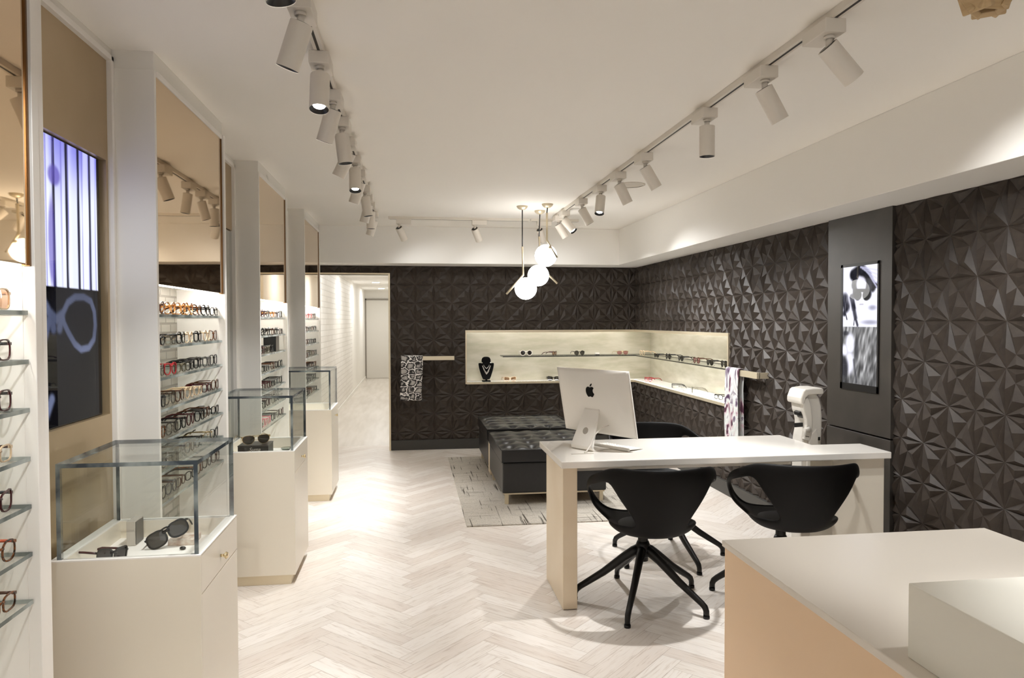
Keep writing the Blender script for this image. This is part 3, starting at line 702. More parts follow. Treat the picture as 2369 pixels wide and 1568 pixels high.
t = thing('display_card', 'small grey and white display block on the niche floor, near end', 'sign', (2.80, 6.13, NZ0))
build('block', MB().box(2.76, 2.84, 6.10, 6.13, NZ0, NZ0+0.10), mat('acrylic_white', '#e9e6e0', 0.2), t, 0.002)
build('card', MB().box(2.765, 2.835, 6.131, 6.133, NZ0+0.02, NZ0+0.095), mat('card_grey', '#a7a49e', 0.5), t)
build('card', MB().box(2.757, 2.7595, 6.10, 6.13, NZ0+0.02, NZ0+0.095), mat('card_grey', '#a7a49e', 0.5), t)
# necklace bust
bx, by = 0.885, 8.66
t = thing('necklace_bust', 'black velvet necklace bust on the niche floor', 'display bust', (bx, by, NZ0))
VEL = mat('black_velvet', '#060606', 0.9, spec=0.1)
m_ = MB().box(bx-0.05, bx+0.05, by-0.035, by+0.045, NZ0, NZ0+0.013); build('foot', m_, VEL, t, 0.003)
prof = [(0.012, 0.013), (0.014, 0.025), (0.04, 0.03), (0.055, 0.06), (0.075, 0.12), (0.088, 0.17), (0.094, 0.21), (0.090, 0.222), (0.066, 0.222), (0.055, 0.235), (0.055, 0.262), (0.045, 0.285), (0.025, 0.296), (0, 0.298)]
bm = MB().lathe(prof, (0, 0, 0), 28)
for v in bm.bm.verts: v.co = Vector((bx + v.co.x, by + v.co.y*0.35 + (v.co.z-0.1)*0.12, NZ0 + v.co.z))
build('bust', bm, VEL, t, smooth=True)
for q, (dep, wd) in enumerate(((0.075, 0.052), (0.125, 0.058), (0.14, 0.064))):
    pts = []
    for i in range(25):
        a = -1 + 2*i/24
        z = 0.235 - dep*(1-abs(a)**1.5); rx_ = [r for r, zz in prof if zz >= z-0.03][0]
        pts.append((bx + wd*a, by - 0.035*math.sqrt(max(0.05, 1-a*a*0.8)) + (z-0.1)*0.12, NZ0+z))
    nk = build('necklace', MB().tube(pts, 0.0022, 6), mat('silver_chain', '#e3e0da', 0.2, 0.8))
    tag(nk, ['silver necklace with pendant, highest on the black bust', 'silver chain necklace in the middle of the black bust', 'lowest silver chain necklace on the black bust'][q], 'necklace', 'necklaces on the bust')

# things inside the glass cases
bed = CH-0.066+0.004
o = eyewear('bar', 'black', 'smoke', None, 0.0062)
put(o, -0.847, 2.70, bed+0.0235, 0.28, 'big square black sunglasses leaning inside the first glass case', 'eyewear in the glass cases', rx=-0.25, ry=-0.46, s=1.02)
t = thing('leaflet_block', 'printed clear block lying under the square sunglasses, first case', 'block', (-0.825, 2.76, bed))
bm = MB().box(-0.868, -0.778, 2.725, 2.815, bed, bed+0.022); build('block', bm, noisy(mat('printed_block', '#c9b8a8', 0.2), '#b89c8a', '#ded4c8', 40), t, 0.002)
t = thing('display_card', 'upright silver name block at the back of the first glass case', 'sign', (-0.995, 2.77, bed))
build('block', MB().box(-1.014, -0.984, 2.745, 2.825, bed, bed+0.088), mat('acrylic_clear', '#bfb8ad', 0.1, 0.2), t, 0.002)
build('card', MB().box(-0.9838, -0.982, 2.749, 2.821, bed+0.004, bed+0.084), mat('card_silver', '#55504a', 0.3, 0.3), t)
put(eyewear('cat', 'black', 'dark', 'burgundy', 0.006), -0.985, 2.545, bed, 1.25, 'black sunglasses with burgundy arms behind the front lip, first glass case', 'eyewear in the glass cases', ry=0.2)
for q, (x, y, s_) in enumerate(((-0.802, 2.675, 0.009), (-0.809, 2.598, 0.006), (-0.938, 2.60, 0.006))):
    bm = MB(); bmesh.ops.create_icosphere(bm.bm, subdivisions=2, radius=s_)
    for v in bm.bm.verts: v.co = Vector((x, y, bed+s_*0.7)) + Vector((v.co.x*1.2, v.co.y*0.9, v.co.z*0.7))
    tag(build('pebble', bm, mat('black_stone', '#1c1816', 0.4), smooth=True), ['dark pebble in front of the printed block, first glass case', 'tiny dark pebble by the right glass corner, first case', 'tiny dark pebble in the middle of the front lip, first case'][q], 'pebble', 'pebbles in the first case')
t = thing('gift_box', 'black lettered box under the aviators, second glass case', 'box', (-0.92, 4.50, bed))
build('box', MB().box(-1.01, -0.838, 4.41, 4.57, bed, bed+0.068), mat('box_black', '#1d1a17', 0.35), t, 0.003)
build('lid', MB().box(-1.011, -0.837, 4.409, 4.571, bed+0.068, bed+0.076), mat('box_lid', '#2b2622', 0.3), t, 0.002)
def text_mesh(s_, size, name):
    c = bpy.data.curves.new(name, 'FONT'); c.body = s_; c.size = size; c.shear = 0.35; c.extrude = 0.0004; c.align_x = 'CENTER'; c.align_y = 'CENTER'
    ob = bpy.data.objects.new(name, c); COL.objects.link(ob)
    dg = bpy.context.evaluated_depsgraph_get(); me = bpy.data.meshes.new_from_object(ob.evaluated_get(dg)); bpy.data.objects.remove(ob)
    return me
me = text_mesh('Suma', 0.030, 'lettering'); me.materials.append(mat('letter_silver', '#cfc8bd', 0.4))
lt = bpy.data.objects.new('lettering', me); COL.objects.link(lt); lt.parent = t; lt.location = Vector((-0.915, 4.4092, bed+0.052)) - Vector(t.location); lt.rotation_euler = (PI/2, 0, 0)
put(eyewear('aviator', 'gold', 'dark', None, 0.0018), -0.915, 4.46, bed+0.076, 0.5, 'gold aviators standing on the black box, second glass case', 'eyewear in the glass cases', s=1.2)
put(eyewear('round', 'gold', 'smoke'), -0.975, 4.36, bed, 0.1, 'gold rimmed sunglasses in front of the black box, second case', 'eyewear in the glass cases')
tag(build('glass_dish', MB().lathe([(0, 0.002), (0.03, 0.003), (0.038, 0.012), (0.04, 0.012), (0.033, 0.0), (0, 0.0)], (-0.775, 4.69, bed)), glass('dish_glass', '#dde2df', 1.0, 0.1)), 'small round glass dish beside the black box, second case', 'dish')
t = thing('display_card', 'black box sign at the end of the third shelf down, bay behind the second case', 'sign', (-1.05, 5.70, SHZ[2]))
build('block', MB().box(-1.09, -1.0, 5.60, 5.72, SHZ[2], SHZ[2]+0.115), BLACK, t, 0.001)
build('card', MB().box(-0.9995, -0.998, 5.60, 5.72, SHZ[2]+0.003, SHZ[2]+0.112), mat('card_dark', '#6b655d', 0.4), t)

# ------------------------------------------------------------------ desk
DZT = 0.803
t = thing('reception_desk', 'long white stone topped desk with champagne leg panel', 'desk', (1.5, 3.8, 0))
pl = [(0.73, 3.509), (2.505, 3.509), (2.505, 3.781), (2.2134, 3.781), (2.2134, 4.136), (0.73, 4.136)]
build('desktop', MB().prism([(x, y, DZT-0.035) for x, y in pl], (0, 0, 0.035)), STONE, t, 0.004)
build('leg_panel', MB().box(0.769, 0.845, 3.66, 4.125, 0.004, DZT-0.035), CHAMP, t, 0.002)['label'] = 'champagne metallic leg panel'
build('apron', MB().box(0.845, 2.2, 3.98, 4.0, 0.655, DZT-0.035), LACQ, t)
build('pedestal', MB().box(2.2, 2.495, 3.555, 3.775, 0.0, DZT-0.035), CREAM, t, 0.002)
build('cable_slot', MB().box(0.823, 0.942, 3.698, 3.712, DZT, DZT+0.0015), mat('slot_grey', '#b9b2a8', 0.4), t)

# monitor
A45 = math.radians(57)
wd = Vector((math.cos(A45), -math.sin(A45), 0)); nb = Vector((-math.sin(A45), -math.cos(A45), 0))   # along the screen, out of its back
base = Vector((0.978, 3.864, DZT))
t = thing('computer_monitor', 'thin aluminium desktop computer seen from behind, turned on the white desk', 'computer', tuple(base))
def MP(a, b, c): return base + wd*a + nb*b + Vector((0, 0, c))
tilt = 0.20
def DP(a, h, d):       # display panel coords: a along, h up from panel bottom, d out of the back
    cz = 0.075; return MP(a, -0.062 + d*math.cos(tilt) + h*math.sin(tilt), cz + h*math.cos(tilt) - d*math.sin(tilt))
W2, HH = 0.264, 0.365
bm = MB(); nu, nv = 24, 18
def bulge(i, j):
    x = -1+2*i/nu; y = -1+2*j/nv
    return 0.004 + 0.034*(1-abs(x)**2.2)*(1-abs(y)**2.4)
def rnd(i, j):
    x = (-1+2*i/nu); y = (-1+2*j/nv); return x*W2, (y+1)/2*HH
F = [[bm.bm.verts.new(DP(*rnd(i, j), bulge(i, j))) for i in range(nu+1)] for j in range(nv+1)]
B2 = [[bm.bm.verts.new(DP(*rnd(i, j), -0.002)) for i in range(nu+1)] for j in range(nv+1)]
for j in range(nv):
    for i in range(nu):
        f = bm.bm.faces.new([F[j][i], F[j][i+1], F[j+1][i+1], F[j+1][i]]); f.smooth = True
        bm.bm.faces.new([B2[j][i], B2[j+1][i], B2[j+1][i+1], B2[j][i+1]])
for i in range(nu):
    bm.bm.faces.new([F[0][i], B2[0][i], B2[0][i+1], F[0][i+1]]); bm.bm.faces.new([F[nv][i+1], B2[nv][i+1], B2[nv][i], F[nv][i]])
for j in range(nv):
    bm.bm.faces.new([F[j][0], F[j+1][0], B2[j+1][0], B2[j][0]]); bm.bm.faces.new([F[j+1][nu], F[j][nu], B2[j][nu], B2[j+1][nu]])
build('display_shell', bm, ALU, t)
build('screen', MB().prism([DP(-W2+0.004, 0.06, -0.0045), DP(W2-0.004, 0.06, -0.0045), DP(W2-0.004, HH-0.004, -0.0045), DP(-W2+0.004, HH-0.004, -0.0045)], tuple(DP(0, 0, -0.003)-DP(0, 0, -0.001))), BLACK, t)
# stand: foot plate and raked neck as one bent strip
prof = [(-0.105, 0.0, 0.079), (-0.105, 0.003, 0.079), (0.068, 0.008, 0.079), (0.078, 0.018, 0.079), (0.002, 0.205, 0.053), (-0.008, 0.215, 0.052), (-0.030, 0.218, 0.052), (-0.030, 0.226, 0.052), (-0.004, 0.224, 0.052), (0.012, 0.211, 0.053), (0.090, 0.022, 0.079), (0.086, 0.006, 0.079), (0.074, 0.0, 0.079)]
bm = MB(); L_ = [bm.bm.verts.new(MP(-w_, b, c)) for b, c, w_ in prof]; R_ = [bm.bm.verts.new(MP(w_, b, c)) for b, c, w_ in prof]; n_ = len(prof)
for i in range(n_): bm.bm.faces.new([L_[i], L_[(i+1) % n_], R_[(i+1) % n_], R_[i]])
bm.bm.faces.new(L_[::-1]); bm.bm.faces.new(R_)
build('stand', bm, ALU, t, 0.0015)
nv_ = (MP(0, 0.012, 0.211)-MP(0, 0.090, 0.022)); pn = nb*0.189+Vector((0, 0, 0.078)); pn.normalize(); hc_ = MP(0, 0.090, 0.022)+nv_*0.42
build('cable_hole', MB().cyl(hc_-pn*0.002, hc_+pn*0.0006, 0.019, 0.019, 24), mat('hole_grey', '#9d968c', 0.5), t)
build('cable', MB().tube([MP(0.105, -0.012, 0.135), MP(0.098, 0.03, 0.125), MP(0.080, 0.07, 0.09), MP(0.074, 0.095, 0.04), MP(0.074, 0.125, 0.010), MP(0.074, 0.145, 0.003)], 0.0035, 8), mat('cable_white', '#e3ded6', 0.4), t)
# fruit emblem on the back
def bez(p0, p1, p2, p3, n=8):
    return [tuple((1-s)**3*p0[i]+3*(1-s)**2*s*p1[i]+3*(1-s)*s*s*p2[i]+s**3*p3[i] for i in (0, 1)) for s in [k/n for k in range(n)]]
def relpath(start, segs):
    p = start; out = []
    for c in segs:
        q = [(p[0]+c[i], p[1]+c[i+1]) for i in (0, 2, 4)]; out += bez(p, *q); p = q[2]
    return out
body = relpath((12.152, 6.896), [(-.948, 0, -2.415, -1.078, -3.96, -1.04), (-2.04, .027, -3.91, 1.183, -4.961, 3.014), (-2.117, 3.675, -.546, 9.103, 1.519, 12.09), (1.013, 1.454, 2.208, 3.09, 3.792, 3.039),
    (1.52, -.065, 2.09, -.987, 3.935, -.987), (1.831, 0, 2.35, .987, 3.96, .948), (1.637, -.026, 2.676, -1.48, 3.676, -2.948), (1.156, -1.688, 1.636, -3.325, 1.662, -3.415),
    (-.039, -.013, -3.182, -1.221, -3.22, -4.857), (-.026, -3.04, 2.48, -4.494, 2.597, -4.559), (-1.429, -2.09, -3.623, -2.324, -4.39, -2.376), (-2, -.156, -3.675, 1.09, -4.61, 1.09)])
leaf = relpath((15.53, 3.83), [(.843, -1.012, 1.4, -2.427, 1.245, -3.83), (-1.207, .052, -2.662, .805, -3.532, 1.818), (-.78, .896, -1.454, 2.338, -1.273, 3.714), (1.338, .104, 2.715, -.688, 3.559, -1.701)])
bm = MB(); k = 0.0031; hc = HH*0.70
for path in (body, leaf):
    # a surveyor of the rear bulge keeps the emblem on the shell
    pts = []
    for x, y in path:
        a = (x-12)*k; h = hc-(y-12)*k; i_ = (a/W2+1)/2*nu; j_ = h/HH*nv
        pts.append(DP(a, h, bulge(i_, j_)+0.0006))
    bm.prism(pts, tuple(nb*0.0008))
build('emblem', bm, mat('emblem_black', '#030303', 0.35, spec=0.15), t)['label'] = 'glossy black fruit emblem'
# keyboard
ka, kb = Vector((0.998, 3.936, DZT)), Vector((1.139, 3.722, DZT)); kd = (kb-ka); kl = kd.length; kd.normalize(); kn = Vector((kd.y, -kd.x, 0))*-1
if kn.x < 0: kn = -kn
t = thing('keyboard', 'thin aluminium keyboard lying on the white desk behind the monitor', 'keyboard', tuple((ka+kb)/2))
build('battery_bar', MB().cyl(ka+Vector((0, 0, 0.0095)), kb+Vector((0, 0, 0.0095)), 0.0088, 0.0088, 16), ALU, t)
build('key_deck', MB().prism([ka+kn*0.003+Vector((0, 0, 0.013)), ka+kn*0.115+Vector((0, 0, 0.004)), ka+kn*0.115+Vector((0, 0, 0.0015)), ka+kn*0.003+Vector((0, 0, 0.009))], tuple(kd*kl)), ALU, t)
for r in range(5):
    for c in range(13):
        p = ka + kd*(0.008+c*(kl-0.012)/13) + kn*(0.018+r*0.019) + Vector((0, 0, 0.0125-0.009*(0.018+r*0.019)/0.115))
        if r == 4 and 3 < c < 8: continue
        build('key', MB().prism([p, p+kd*0.0155, p+kd*0.0155+kn*0.0155, p+kn*0.0155], (0, 0, 0.002)), mat('key_white', '#eeebe5', 0.4), t)

# ------------------------------------------------------------------ chairs
def chair_shell():
    RW = [(0.0, 0.0, 0.0), (0.28, 0.34, 0.0), (0.44, 0.58, 0.015), (0.56, 0.72, 0.075), (0.67, 0.80, 0.18), (0.84, 0.90, 0.42), (0.95, 0.96, 0.62), (1.0, 1.0, 0.82), (0.975, 0.985, 1.0)]
    lowT = [0, 8, 16, 24, 46, 70, 93, 115, 130, 147, 163, 180]; topT = [0, 18, 36, 54, 70, 85, 100, 115, 130, 147, 163, 180]
    def R(th):
        K = [(0, .797), (52, .796), (68, .752), (80, .732), (93, .702), (112, .635), (128, .555), (146, .485), (163, .458), (180, .45)]
        th = min(th, 179.99)
        for (a, x), (b, y) in zip(K, K[1:]):
            if th <= b: return x + (y-x)*(th-a)/(b-a)
    z0 = 0.425
    bm = bmesh.new(); c0 = bm.verts.new((0, 0, z0)); grid = []
    full = [(-1, i) for i in range(11, 0, -1)] + [(1, i) for i in range(0, 12)]
    full = full[1:]      # 180 only once
    for gs, gb, h in RW[1:]:
        row = []
        for sg, i in full:
            tt = sm(0.05, 0.9, h); th = lowT[i]*(1-tt) + topT[i]*tt; a = math.radians(th)
            rx_ = 0.325; ry_ = 0.275 if th < 90 else 0.275 + 0.0*(th-90)/90
            wt = max(0.0, math.cos(a))**0.7; g = gs*(1-wt) + gb*wt
            x = sg*math.sin(a)*rx_*g; y = -math.cos(a)*ry_*g - 0.14
            y -= 0.05*h*max(0, math.cos(a))                      # the back leans
            row.append(bm.verts.new((x, y, z0 + (R(th)-z0)*h)))
        grid.append(row)
    n = len(full)
    for j in range(n): bm.faces.new([c0, grid[0][j], grid[0][(j+1) % n]])
    for r in range(len(grid)-1):
        for j in range(n):
            s1, i1 = full[j]; s2, i2 = full[(j+1) % n]; lo, hi = min(i1, i2), max(i1, i2)
            if 3 <= r <= 5 and 3 <= lo and hi <= 7 and (s1 == s2 or lo == 0): continue
            bm.faces.new([grid[r][j], grid[r][(j+1) % n], grid[r+1][(j+1) % n], grid[r+1][j]])
    return bm
def make_chair(base_deg):
    t = thing('swivel_chair', '', 'chair')
    o = build('shell', chair_shell(), CHAIRM, t, smooth=True)
    md = o.modifiers.new('thick', 'SOLIDIFY'); md.thickness = 0.022; md.offset = 0
    md = o.modifiers.new('sub', 'SUBSURF'); md.levels = 2; md.render_levels = 2
    bm = MB().lathe([(0, 0.01), (0.16, 0.012), (0.18, 0.006), (0.16, 0.0), (0, 0.0)], (0, -0.12, 0.437)); build('seat_pad', bm, CHAIRM, t, smooth=True)
    build('column', MB().cyl((0, 0, 0.22), (0, 0, 0.44), 0.028, 0.026, 20).cyl((0, 0, 0.40), (0, 0, 0.425), 0.06, 0.09, 20), METB, t)
    build('hub', MB().lathe([(0, 0.325), (0.030, 0.325), (0.036, 0.31), (0.044, 0.28), (0.040, 0.25), (0.022, 0.235), (0, 0.235)]), METB, t)
    for k in range(5):
        a = math.radians(base_deg+72*k); c, s_ = math.cos(a), math.sin(a)
        prof = [(0.015, 0.282, 0.030), (0.05, 0.268, 0.027), (0.10, 0.236, 0.0235), (0.21, 0.152, 0.020), (0.335, 0.072, 0.0165), (0.354, 0.056, 0.0165), (0.362, 0.038, 0.0155), (0.363, 0.012, 0.015)]
        bm = MB().tube([(r*c, r*s_, z) for r, z, q in prof], [q for r, z, q in prof], 10, flat=0.9, upv=(-s_, c, 0))
        lg = build('leg', bm, METB, t)
        build('foot', MB().cyl((0.363*c, 0.363*s_, 0.0), (0.363*c, 0.363*s_, 0.014), 0.0165, 0.0165, 14), BLACK, lg)
    return t
ch0 = make_chair(27)
for q, (x, y, rz, lab) in enumerate(((1.218, 3.745, -0.05, 'black moulded swivel chair at the desk front, nearer the leg panel'), (1.995, 3.735, -0.14, 'black moulded swivel chair at the desk front, beside the white pedestal'), (1.60, 4.42, PI+0.05, 'black moulded swivel chair behind the desk, only its back showing above the top'))):
    c = ch0 if q == 0 else copy_tree(ch0)
    c.location = (x, y, 0); c.rotation_euler = (0, 0, rz); tag(c, lab, 'chair', 'black swivel chairs round the desk')
    if q < 2: c.location.y -= 0.02

# ------------------------------------------------------------------ front counter and white block
t = thing('sales_counter', 'low counter with pale stone top and peach side panel, foreground', 'counter', (1.2, 1.4, 0))
build('countertop', MB().box(0.807, 1.575, 0.62, 1.81, 0.905, 0.9215), STONE2, t, 0.002)
build('body', MB().box(0.811, 1.565, 0.63, 1.80, 0.0, 0.905), PEACH, t, 0.001)['label'] = 'peach lacquer body'
t = thing('display_plinth', 'plain white raised block on the front counter, cut by the picture corner', 'plinth', (1.1, 0.88, 0.9215))
build('block', MB().box(0.84, 1.5, 0.63, 1.13, 0.9215, 1.05), mat('matt_white', '#e6e3d8', 0.5), t, 0.002)

# ------------------------------------------------------------------ rug and ottomans
tag(build('area_rug', MB().box(0.39, 1.98, 5.25, 7.95, 0.0, 0.009), RUG, bevel=0.003), 'grey woven rug with dark flecked lines under the black ottomans', 'rug')
def ottoman(name, y0, y1, lab, panel):
    x0, x1 = 0.715, 1.595; zt, zc, zb2 = 0.462, 0.349, 0.10
    t = thing('ottoman', lab, 'ottoman', ((x0+x1)/2, (y0+y1)/2, 0), 'tufted leather ottomans')
    nx, ny = 64, 64; bm = bmesh.new(); V = []
    bt = [((x0+(x1-x0)*(i+0.5+(0.0))/5), (y0+(y1-y0)*(j+0.5)/5)) for i in range(5) for j in range(5)]
    for j in range(ny+1):
        row = []
        for i in range(nx+1):
            x = x0+(x1-x0)*i/nx; y = y0+(y1-y0)*j/ny; e = min(x-x0, x1-x, y-y0, y1-y)
            z = zt - 0.028*(1-sm(0, 0.10, e))**2
            for (u, v) in bt:
                d2 = ((x-u)**2+(y-v)**2); z -= 0.022*math.exp(-d2/(2*0.020**2)) + 0.026*math.exp(-d2/(2*0.050**2))
            row.append(bm.verts.new((x, y, z+0.018)))
        V.append(row)
    for j in range(ny):
        for i in range(nx): bm.faces.new([V[j][i], V[j][i+1], V[j+1][i+1], V[j+1][i]]).smooth = True
    edge = [V[0][i] for i in range(nx+1)] + [V[j][nx] for j in range(1, ny+1)] + [V[ny][i] for i in range(nx-1, -1, -1)] + [V[j][0] for j in range(ny-1, 0, -1)]
    low = [bm.verts.new((v.co.x, v.co.y, zc+0.006)) for v in edge]
    for a in range(len(edge)):
        b = (a+1) % len(edge); bm.faces.new([edge[a], low[a], low[b], edge[b]])
    bm.faces.new(low)
    build('cushion', bm, LEATH, t)
    bm = MB().tube([(x0, y0, zt-0.008), (x1, y0, zt-0.008), (x1, y1, zt-0.008), (x0, y1, zt-0.008)], 0.005, 6, closed=True); build('piping', bm, LEATH, t)
    build('base', MB().box(x0+0.008, x1-0.008, y0+0.01, y1-0.01, zb2, zc), LEATH, t, 0.012)
    build('frame', MB().box(x0+0.02, x1-0.02, y0+0.025, y1-0.02, zb2-0.012, zb2), GOLD, t)['label'] = 'slim gold base frame'
    for lx in (x0+0.03, x1-0.06):
        for ly in (y0+0.035, y1-0.065): build('leg', MB().box(lx, lx+0.03, ly, ly+0.03, 0.009, zb2-0.012), GOLD, t)
    if panel: build('end_panel', MB().box(x0+0.01, x1-0.01, y1-0.005, y1+0.125, 0.06, 0.345), CHAMP, t, 0.002)['label'] = 'champagne end panel'
ottoman('a', 5.80, 6.80, 'square tufted black leather ottoman closer to the desk', True); ottoman('b', 6.94, 7.90, 'square tufted black leather ottoman against the panelled back wall', False)

# ------------------------------------------------------------------ rails and scarves
def bar_mb(p0, p1, d): pass
t = thing('scarf_rail', 'gold rail on the dark back wall by the doorway', 'rail', (0.2, YB, 1.07))
build('bar', MB().box(-0.11, 0.488, 8.395, 8.425, 1.05, 1.095), GOLD, t, 0.001)
for x in (0.05, 0.40): build('bracket', MB().box(x, x+0.03, 8.42, YB, 1.055, 1.09), GOLD, t)
t = thing('scarf_rail', 'gold rail on the dark side wall past the lit niche', 'rail', (XR, 5.4, 1.07))
build('bar', MB().box(2.60, 2.625, 5.216, 5.76, 1.052, 1.10), GOLD, t, 0.001)
for y in (5.216, 5.62): build('bracket', MB().box(2.62, XR, y, y+0.03, 1.053, 1.098), GOLD, t)
def scarf(axis, c0, c1, front, back, top, dropf, dropb, m, label, seed):
    """cloth folded over a rail. axis 'x': along x, front towards -y; axis 'y': along y, front towards -x"""
    bm = bmesh.new(); rows = []; nu = 20
    path = [(front-0.006, top-dropf+k*dropf/26) for k in range(26)] + [(front-0.006, top-0.01), (front-0.003, top+0.004), ((front+back)/2, top+0.007), (back+0.003, top+0.004), (back+0.006, top-0.012)] + [(back+0.006, top-0.012-k*(dropb)/14) for k in range(1, 15)]
    for q, (dd, z) in enumerate(path):
        row = []
        hang = max(0, top-z)
        for i in range(nu+1):
            u = i/nu; a = c0+(c1-c0)*u
            wob = (0.009*math.sin(u*11+seed)+0.004*math.sin(u*23+seed*2)+0.003*math.sin(z*14+u*5))*min(1, hang*6)
            a2 = a + (0.012*math.sin(z*6+seed)+0.01*(u-0.5)*math.sin(z*5))*min(1, hang*3)
            row.append(bm.verts.new((a2, dd-abs(wob), z) if axis == 'x' else (dd-abs(wob), a2, z)))
        rows.append(row)
    for A, B in zip(rows, rows[1:]):
        for i in range(nu): bm.faces.new([A[i], A[i+1], B[i+1], B[i]]).smooth = True
    o = build('scarf', bm, m); md = o.modifiers.new('thick', 'SOLIDIFY'); md.thickness = 0.004; md.offset = 1
    return tag(o, label, 'scarf', 'scarves on the rails')
scarf('x', -0.122, 0.125, 8.393, 8.427, 1.097, 0.505, 0.40, LEOP, 'black and white leopard print scarf over the rail by the doorway', 0.7)
scarf('y', 5.50, 5.745, 2.597, 2.628, 1.103, 0.62, 0.55, FLOR, 'white and purple floral scarf over the rail past the niche', 2.1)

# ------------------------------------------------------------------ screen on the right wall
t = thing('display_screen', 'tall black framed screen on the dark side wall showing a person in sunglasses', 'screen', (2.67, 4.05, 1.0))
sy0, sy1, sz0, sz1 = 3.862, 4.236, 1.072, 1.842
build('bezel', MB().box(2.669, 2.673, sy0, sy1, sz0, sz1), BLACK, t)
build('bezel_rim', MB().box(2.665, 2.669, sy0, sy0+0.014, sz0, sz1).box(2.665, 2.669, sy1-0.022, sy1, sz0, sz1).box(2.665, 2.669, sy0, sy1, sz0, sz0+0.04).box(2.665, 2.669, sy0, sy1, sz1-0.018, sz1), BLACK, t)
def portrait(u, v):
    white = [0.93, 0.93, 0.99]; dark = [0.04, 0.04, 0.06]
    asp = 2.1
    if v < 0.512:
        c = list(white); n = vn(u*9, v*22); n2 = vn(u*40, v*18)
        hair = 0
        for (a, b, r) in (((0.30, 0.07), (0.52, 0.03), 0.10), ((0.52, 0.03), (0.72, 0.10), 0.11), ((0.40, 0.05), (0.34, 0.16), 0.09), ((0.72, 0.10), (0.85, 0.18), 0.10), ((0.85, 0.18), (1.0, 0.17), 0.05), ((0.76, 0.16), (0.74, 0.24), 0.09), ((0.36, 0.14), (0.36, 0.24), 0.07)):
            hair = max(hair, seg(u, v, a, b, r, asp, 0.35))
        c = mixc(c, dark, hair*(0.75+0.25*n))
        sw_ = 0
        for k in range(5): sw_ = max(sw_, seg(u, v, (0.52+0.05*k, 0.012+0.012*k), (0.98, 0.05+0.035*k), 0.018, asp, 0.8))
        c = mixc(c, [0.80, 0.80, 0.92], 0.8*sw_)
        c = mixc(c, [0.84, 0.83, 0.90], 0.95*ell(u, v, 0.54, 0.155, 0.14, 0.065))
        c = mixc(c, white, 0.95*ell(u, v, 0.55, 0.31, 0.17, 0.11))
        gl = max(ell(u, v, 0.44, 0.245, 0.115, 0.045, 0.12), ell(u, v, 0.69, 0.25, 0.11, 0.045, 0.12), seg(u, v, (0.40, 0.205), (0.74, 0.212), 0.03, asp, 0.3))
        c = mixc(c, [0.03, 0.03, 0.04], gl)
        c = mixc(c, [0.6, 0.58, 0.64], 0.7*seg(u, v, (0.50, 0.325), (0.60, 0.325), 0.012, asp))
        lh = 0
        for (a, b, r) in (((0.05, 0.27), (0.10, 0.34), 0.10), ((0.10, 0.34), (0.04, 0.40), 0.05), ((0.02, 0.33), (0.12, 0.45), 0.015), ((0.26, 0.26), (0.33, 0.36), 0.06), ((0.33, 0.36), (0.38, 0.44), 0.05), ((0.38, 0.44), (0.44, 0.5), 0.03), ((0.36, 0.40), (0.33, 0.50), 0.012)):
            lh = max(lh, seg(u, v, a, b, r, asp, 0.5))
        c = mixc(c, [0.05, 0.05, 0.08], lh*(0.6+0.4*n2))
        c = mixc(c, [0.52, 0.52, 0.6], 0.8*ell(u, v, 0.86, 0.355, 0.10, 0.02, 0.8)+0.75*ell(u, v, 0.80, 0.475, 0.22, 0.018, 0.8))
        return c
    n = vn(u*17+9*v+2*vn(u*3, v*8), v*13); n2 = vn(u*34+14*v, v*22); n3 = vn(u*5, v*7)
    g = 0.24+0.62*(n*0.65+n2*0.35)**1.3 - 0.1*sm(0.75, 1.0, v)
    c = [g, g, g*1.01]
    fc = max(ell(u, v, 0.22, 0.66, 0.13, 0.09, 0.3), ell(u, v, 0.22, 0.82, 0.12, 0.10, 0.4), ell(u, v, 0.06, 0.72, 0.10, 0.05, 0.4))
    c = mixc(c, [0.90, 0.90, 0.96], 0.95*fc)
    dk = max(ell(u, v, 0.05, 0.87, 0.12, 0.09, 0.4), ell(u, v, 0.42, 0.70, 0.06, 0.09, 0.6)*0.7, ell(u, v, 0.09, 0.57, 0.09, 0.02, 0.5)*0.8, seg(u, v, (0.34, 0.8), (0.42, 0.98), 0.03, asp)*0.6)
    c = mixc(c, [0.16, 0.16, 0.18], 0.85*dk)
    return c
paint_grid('portrait', 90, 190, lambda u, v: (2.668, sy1-0.022-u*(sy1-sy0-0.036), sz1-0.018-v*(sz1-sz0-0.058)), portrait, 1.1, t)

# ------------------------------------------------------------------ white measuring column behind the desk
t = thing('measuring_column', 'white curved optical measuring column standing behind the desk', 'instrument', (2.39, 4.15, 0))
PLW = mat('instrument_white', '#ddd8cf', 0.35)
K_ = 0.000322
def IP(cx_, cy_, y): return (2.39 + (cx_-1620)*K_, y, 1.09 - (cy_-430)*K_*1.0)
body = [(1420, 560), (1500, 545), (1640, 540), (1740, 550), (1790, 640), (1825, 780), (1842, 960), (1840, 1180), (1825, 1480), (1815, 3800), (1420, 3800), (1430, 1480), (1450, 1330), (1480, 1180), (1475, 1050), (1455, 940), (1420, 860), (1405, 760), (1405, 660)]
build('column', MB().prism([IP(a, b, 4.09) for a, b in body], (0, 0.12, 0)), PLW, t, 0.012, seg=3)
front = [(1430, 640), (1500, 596), (1540, 640), (1575, 760), (1600, 950), (1605, 1120), (1590, 1290), (1560, 1420), (1440, 1390), (1465, 1250), (1485, 1120), (1475, 1000), (1440, 900), (1412, 800)]
build('front_shell', MB().prism([IP(a, b, 4.068) for a, b in front], (0, 0.03, 0)), PLW, t, 0.006)
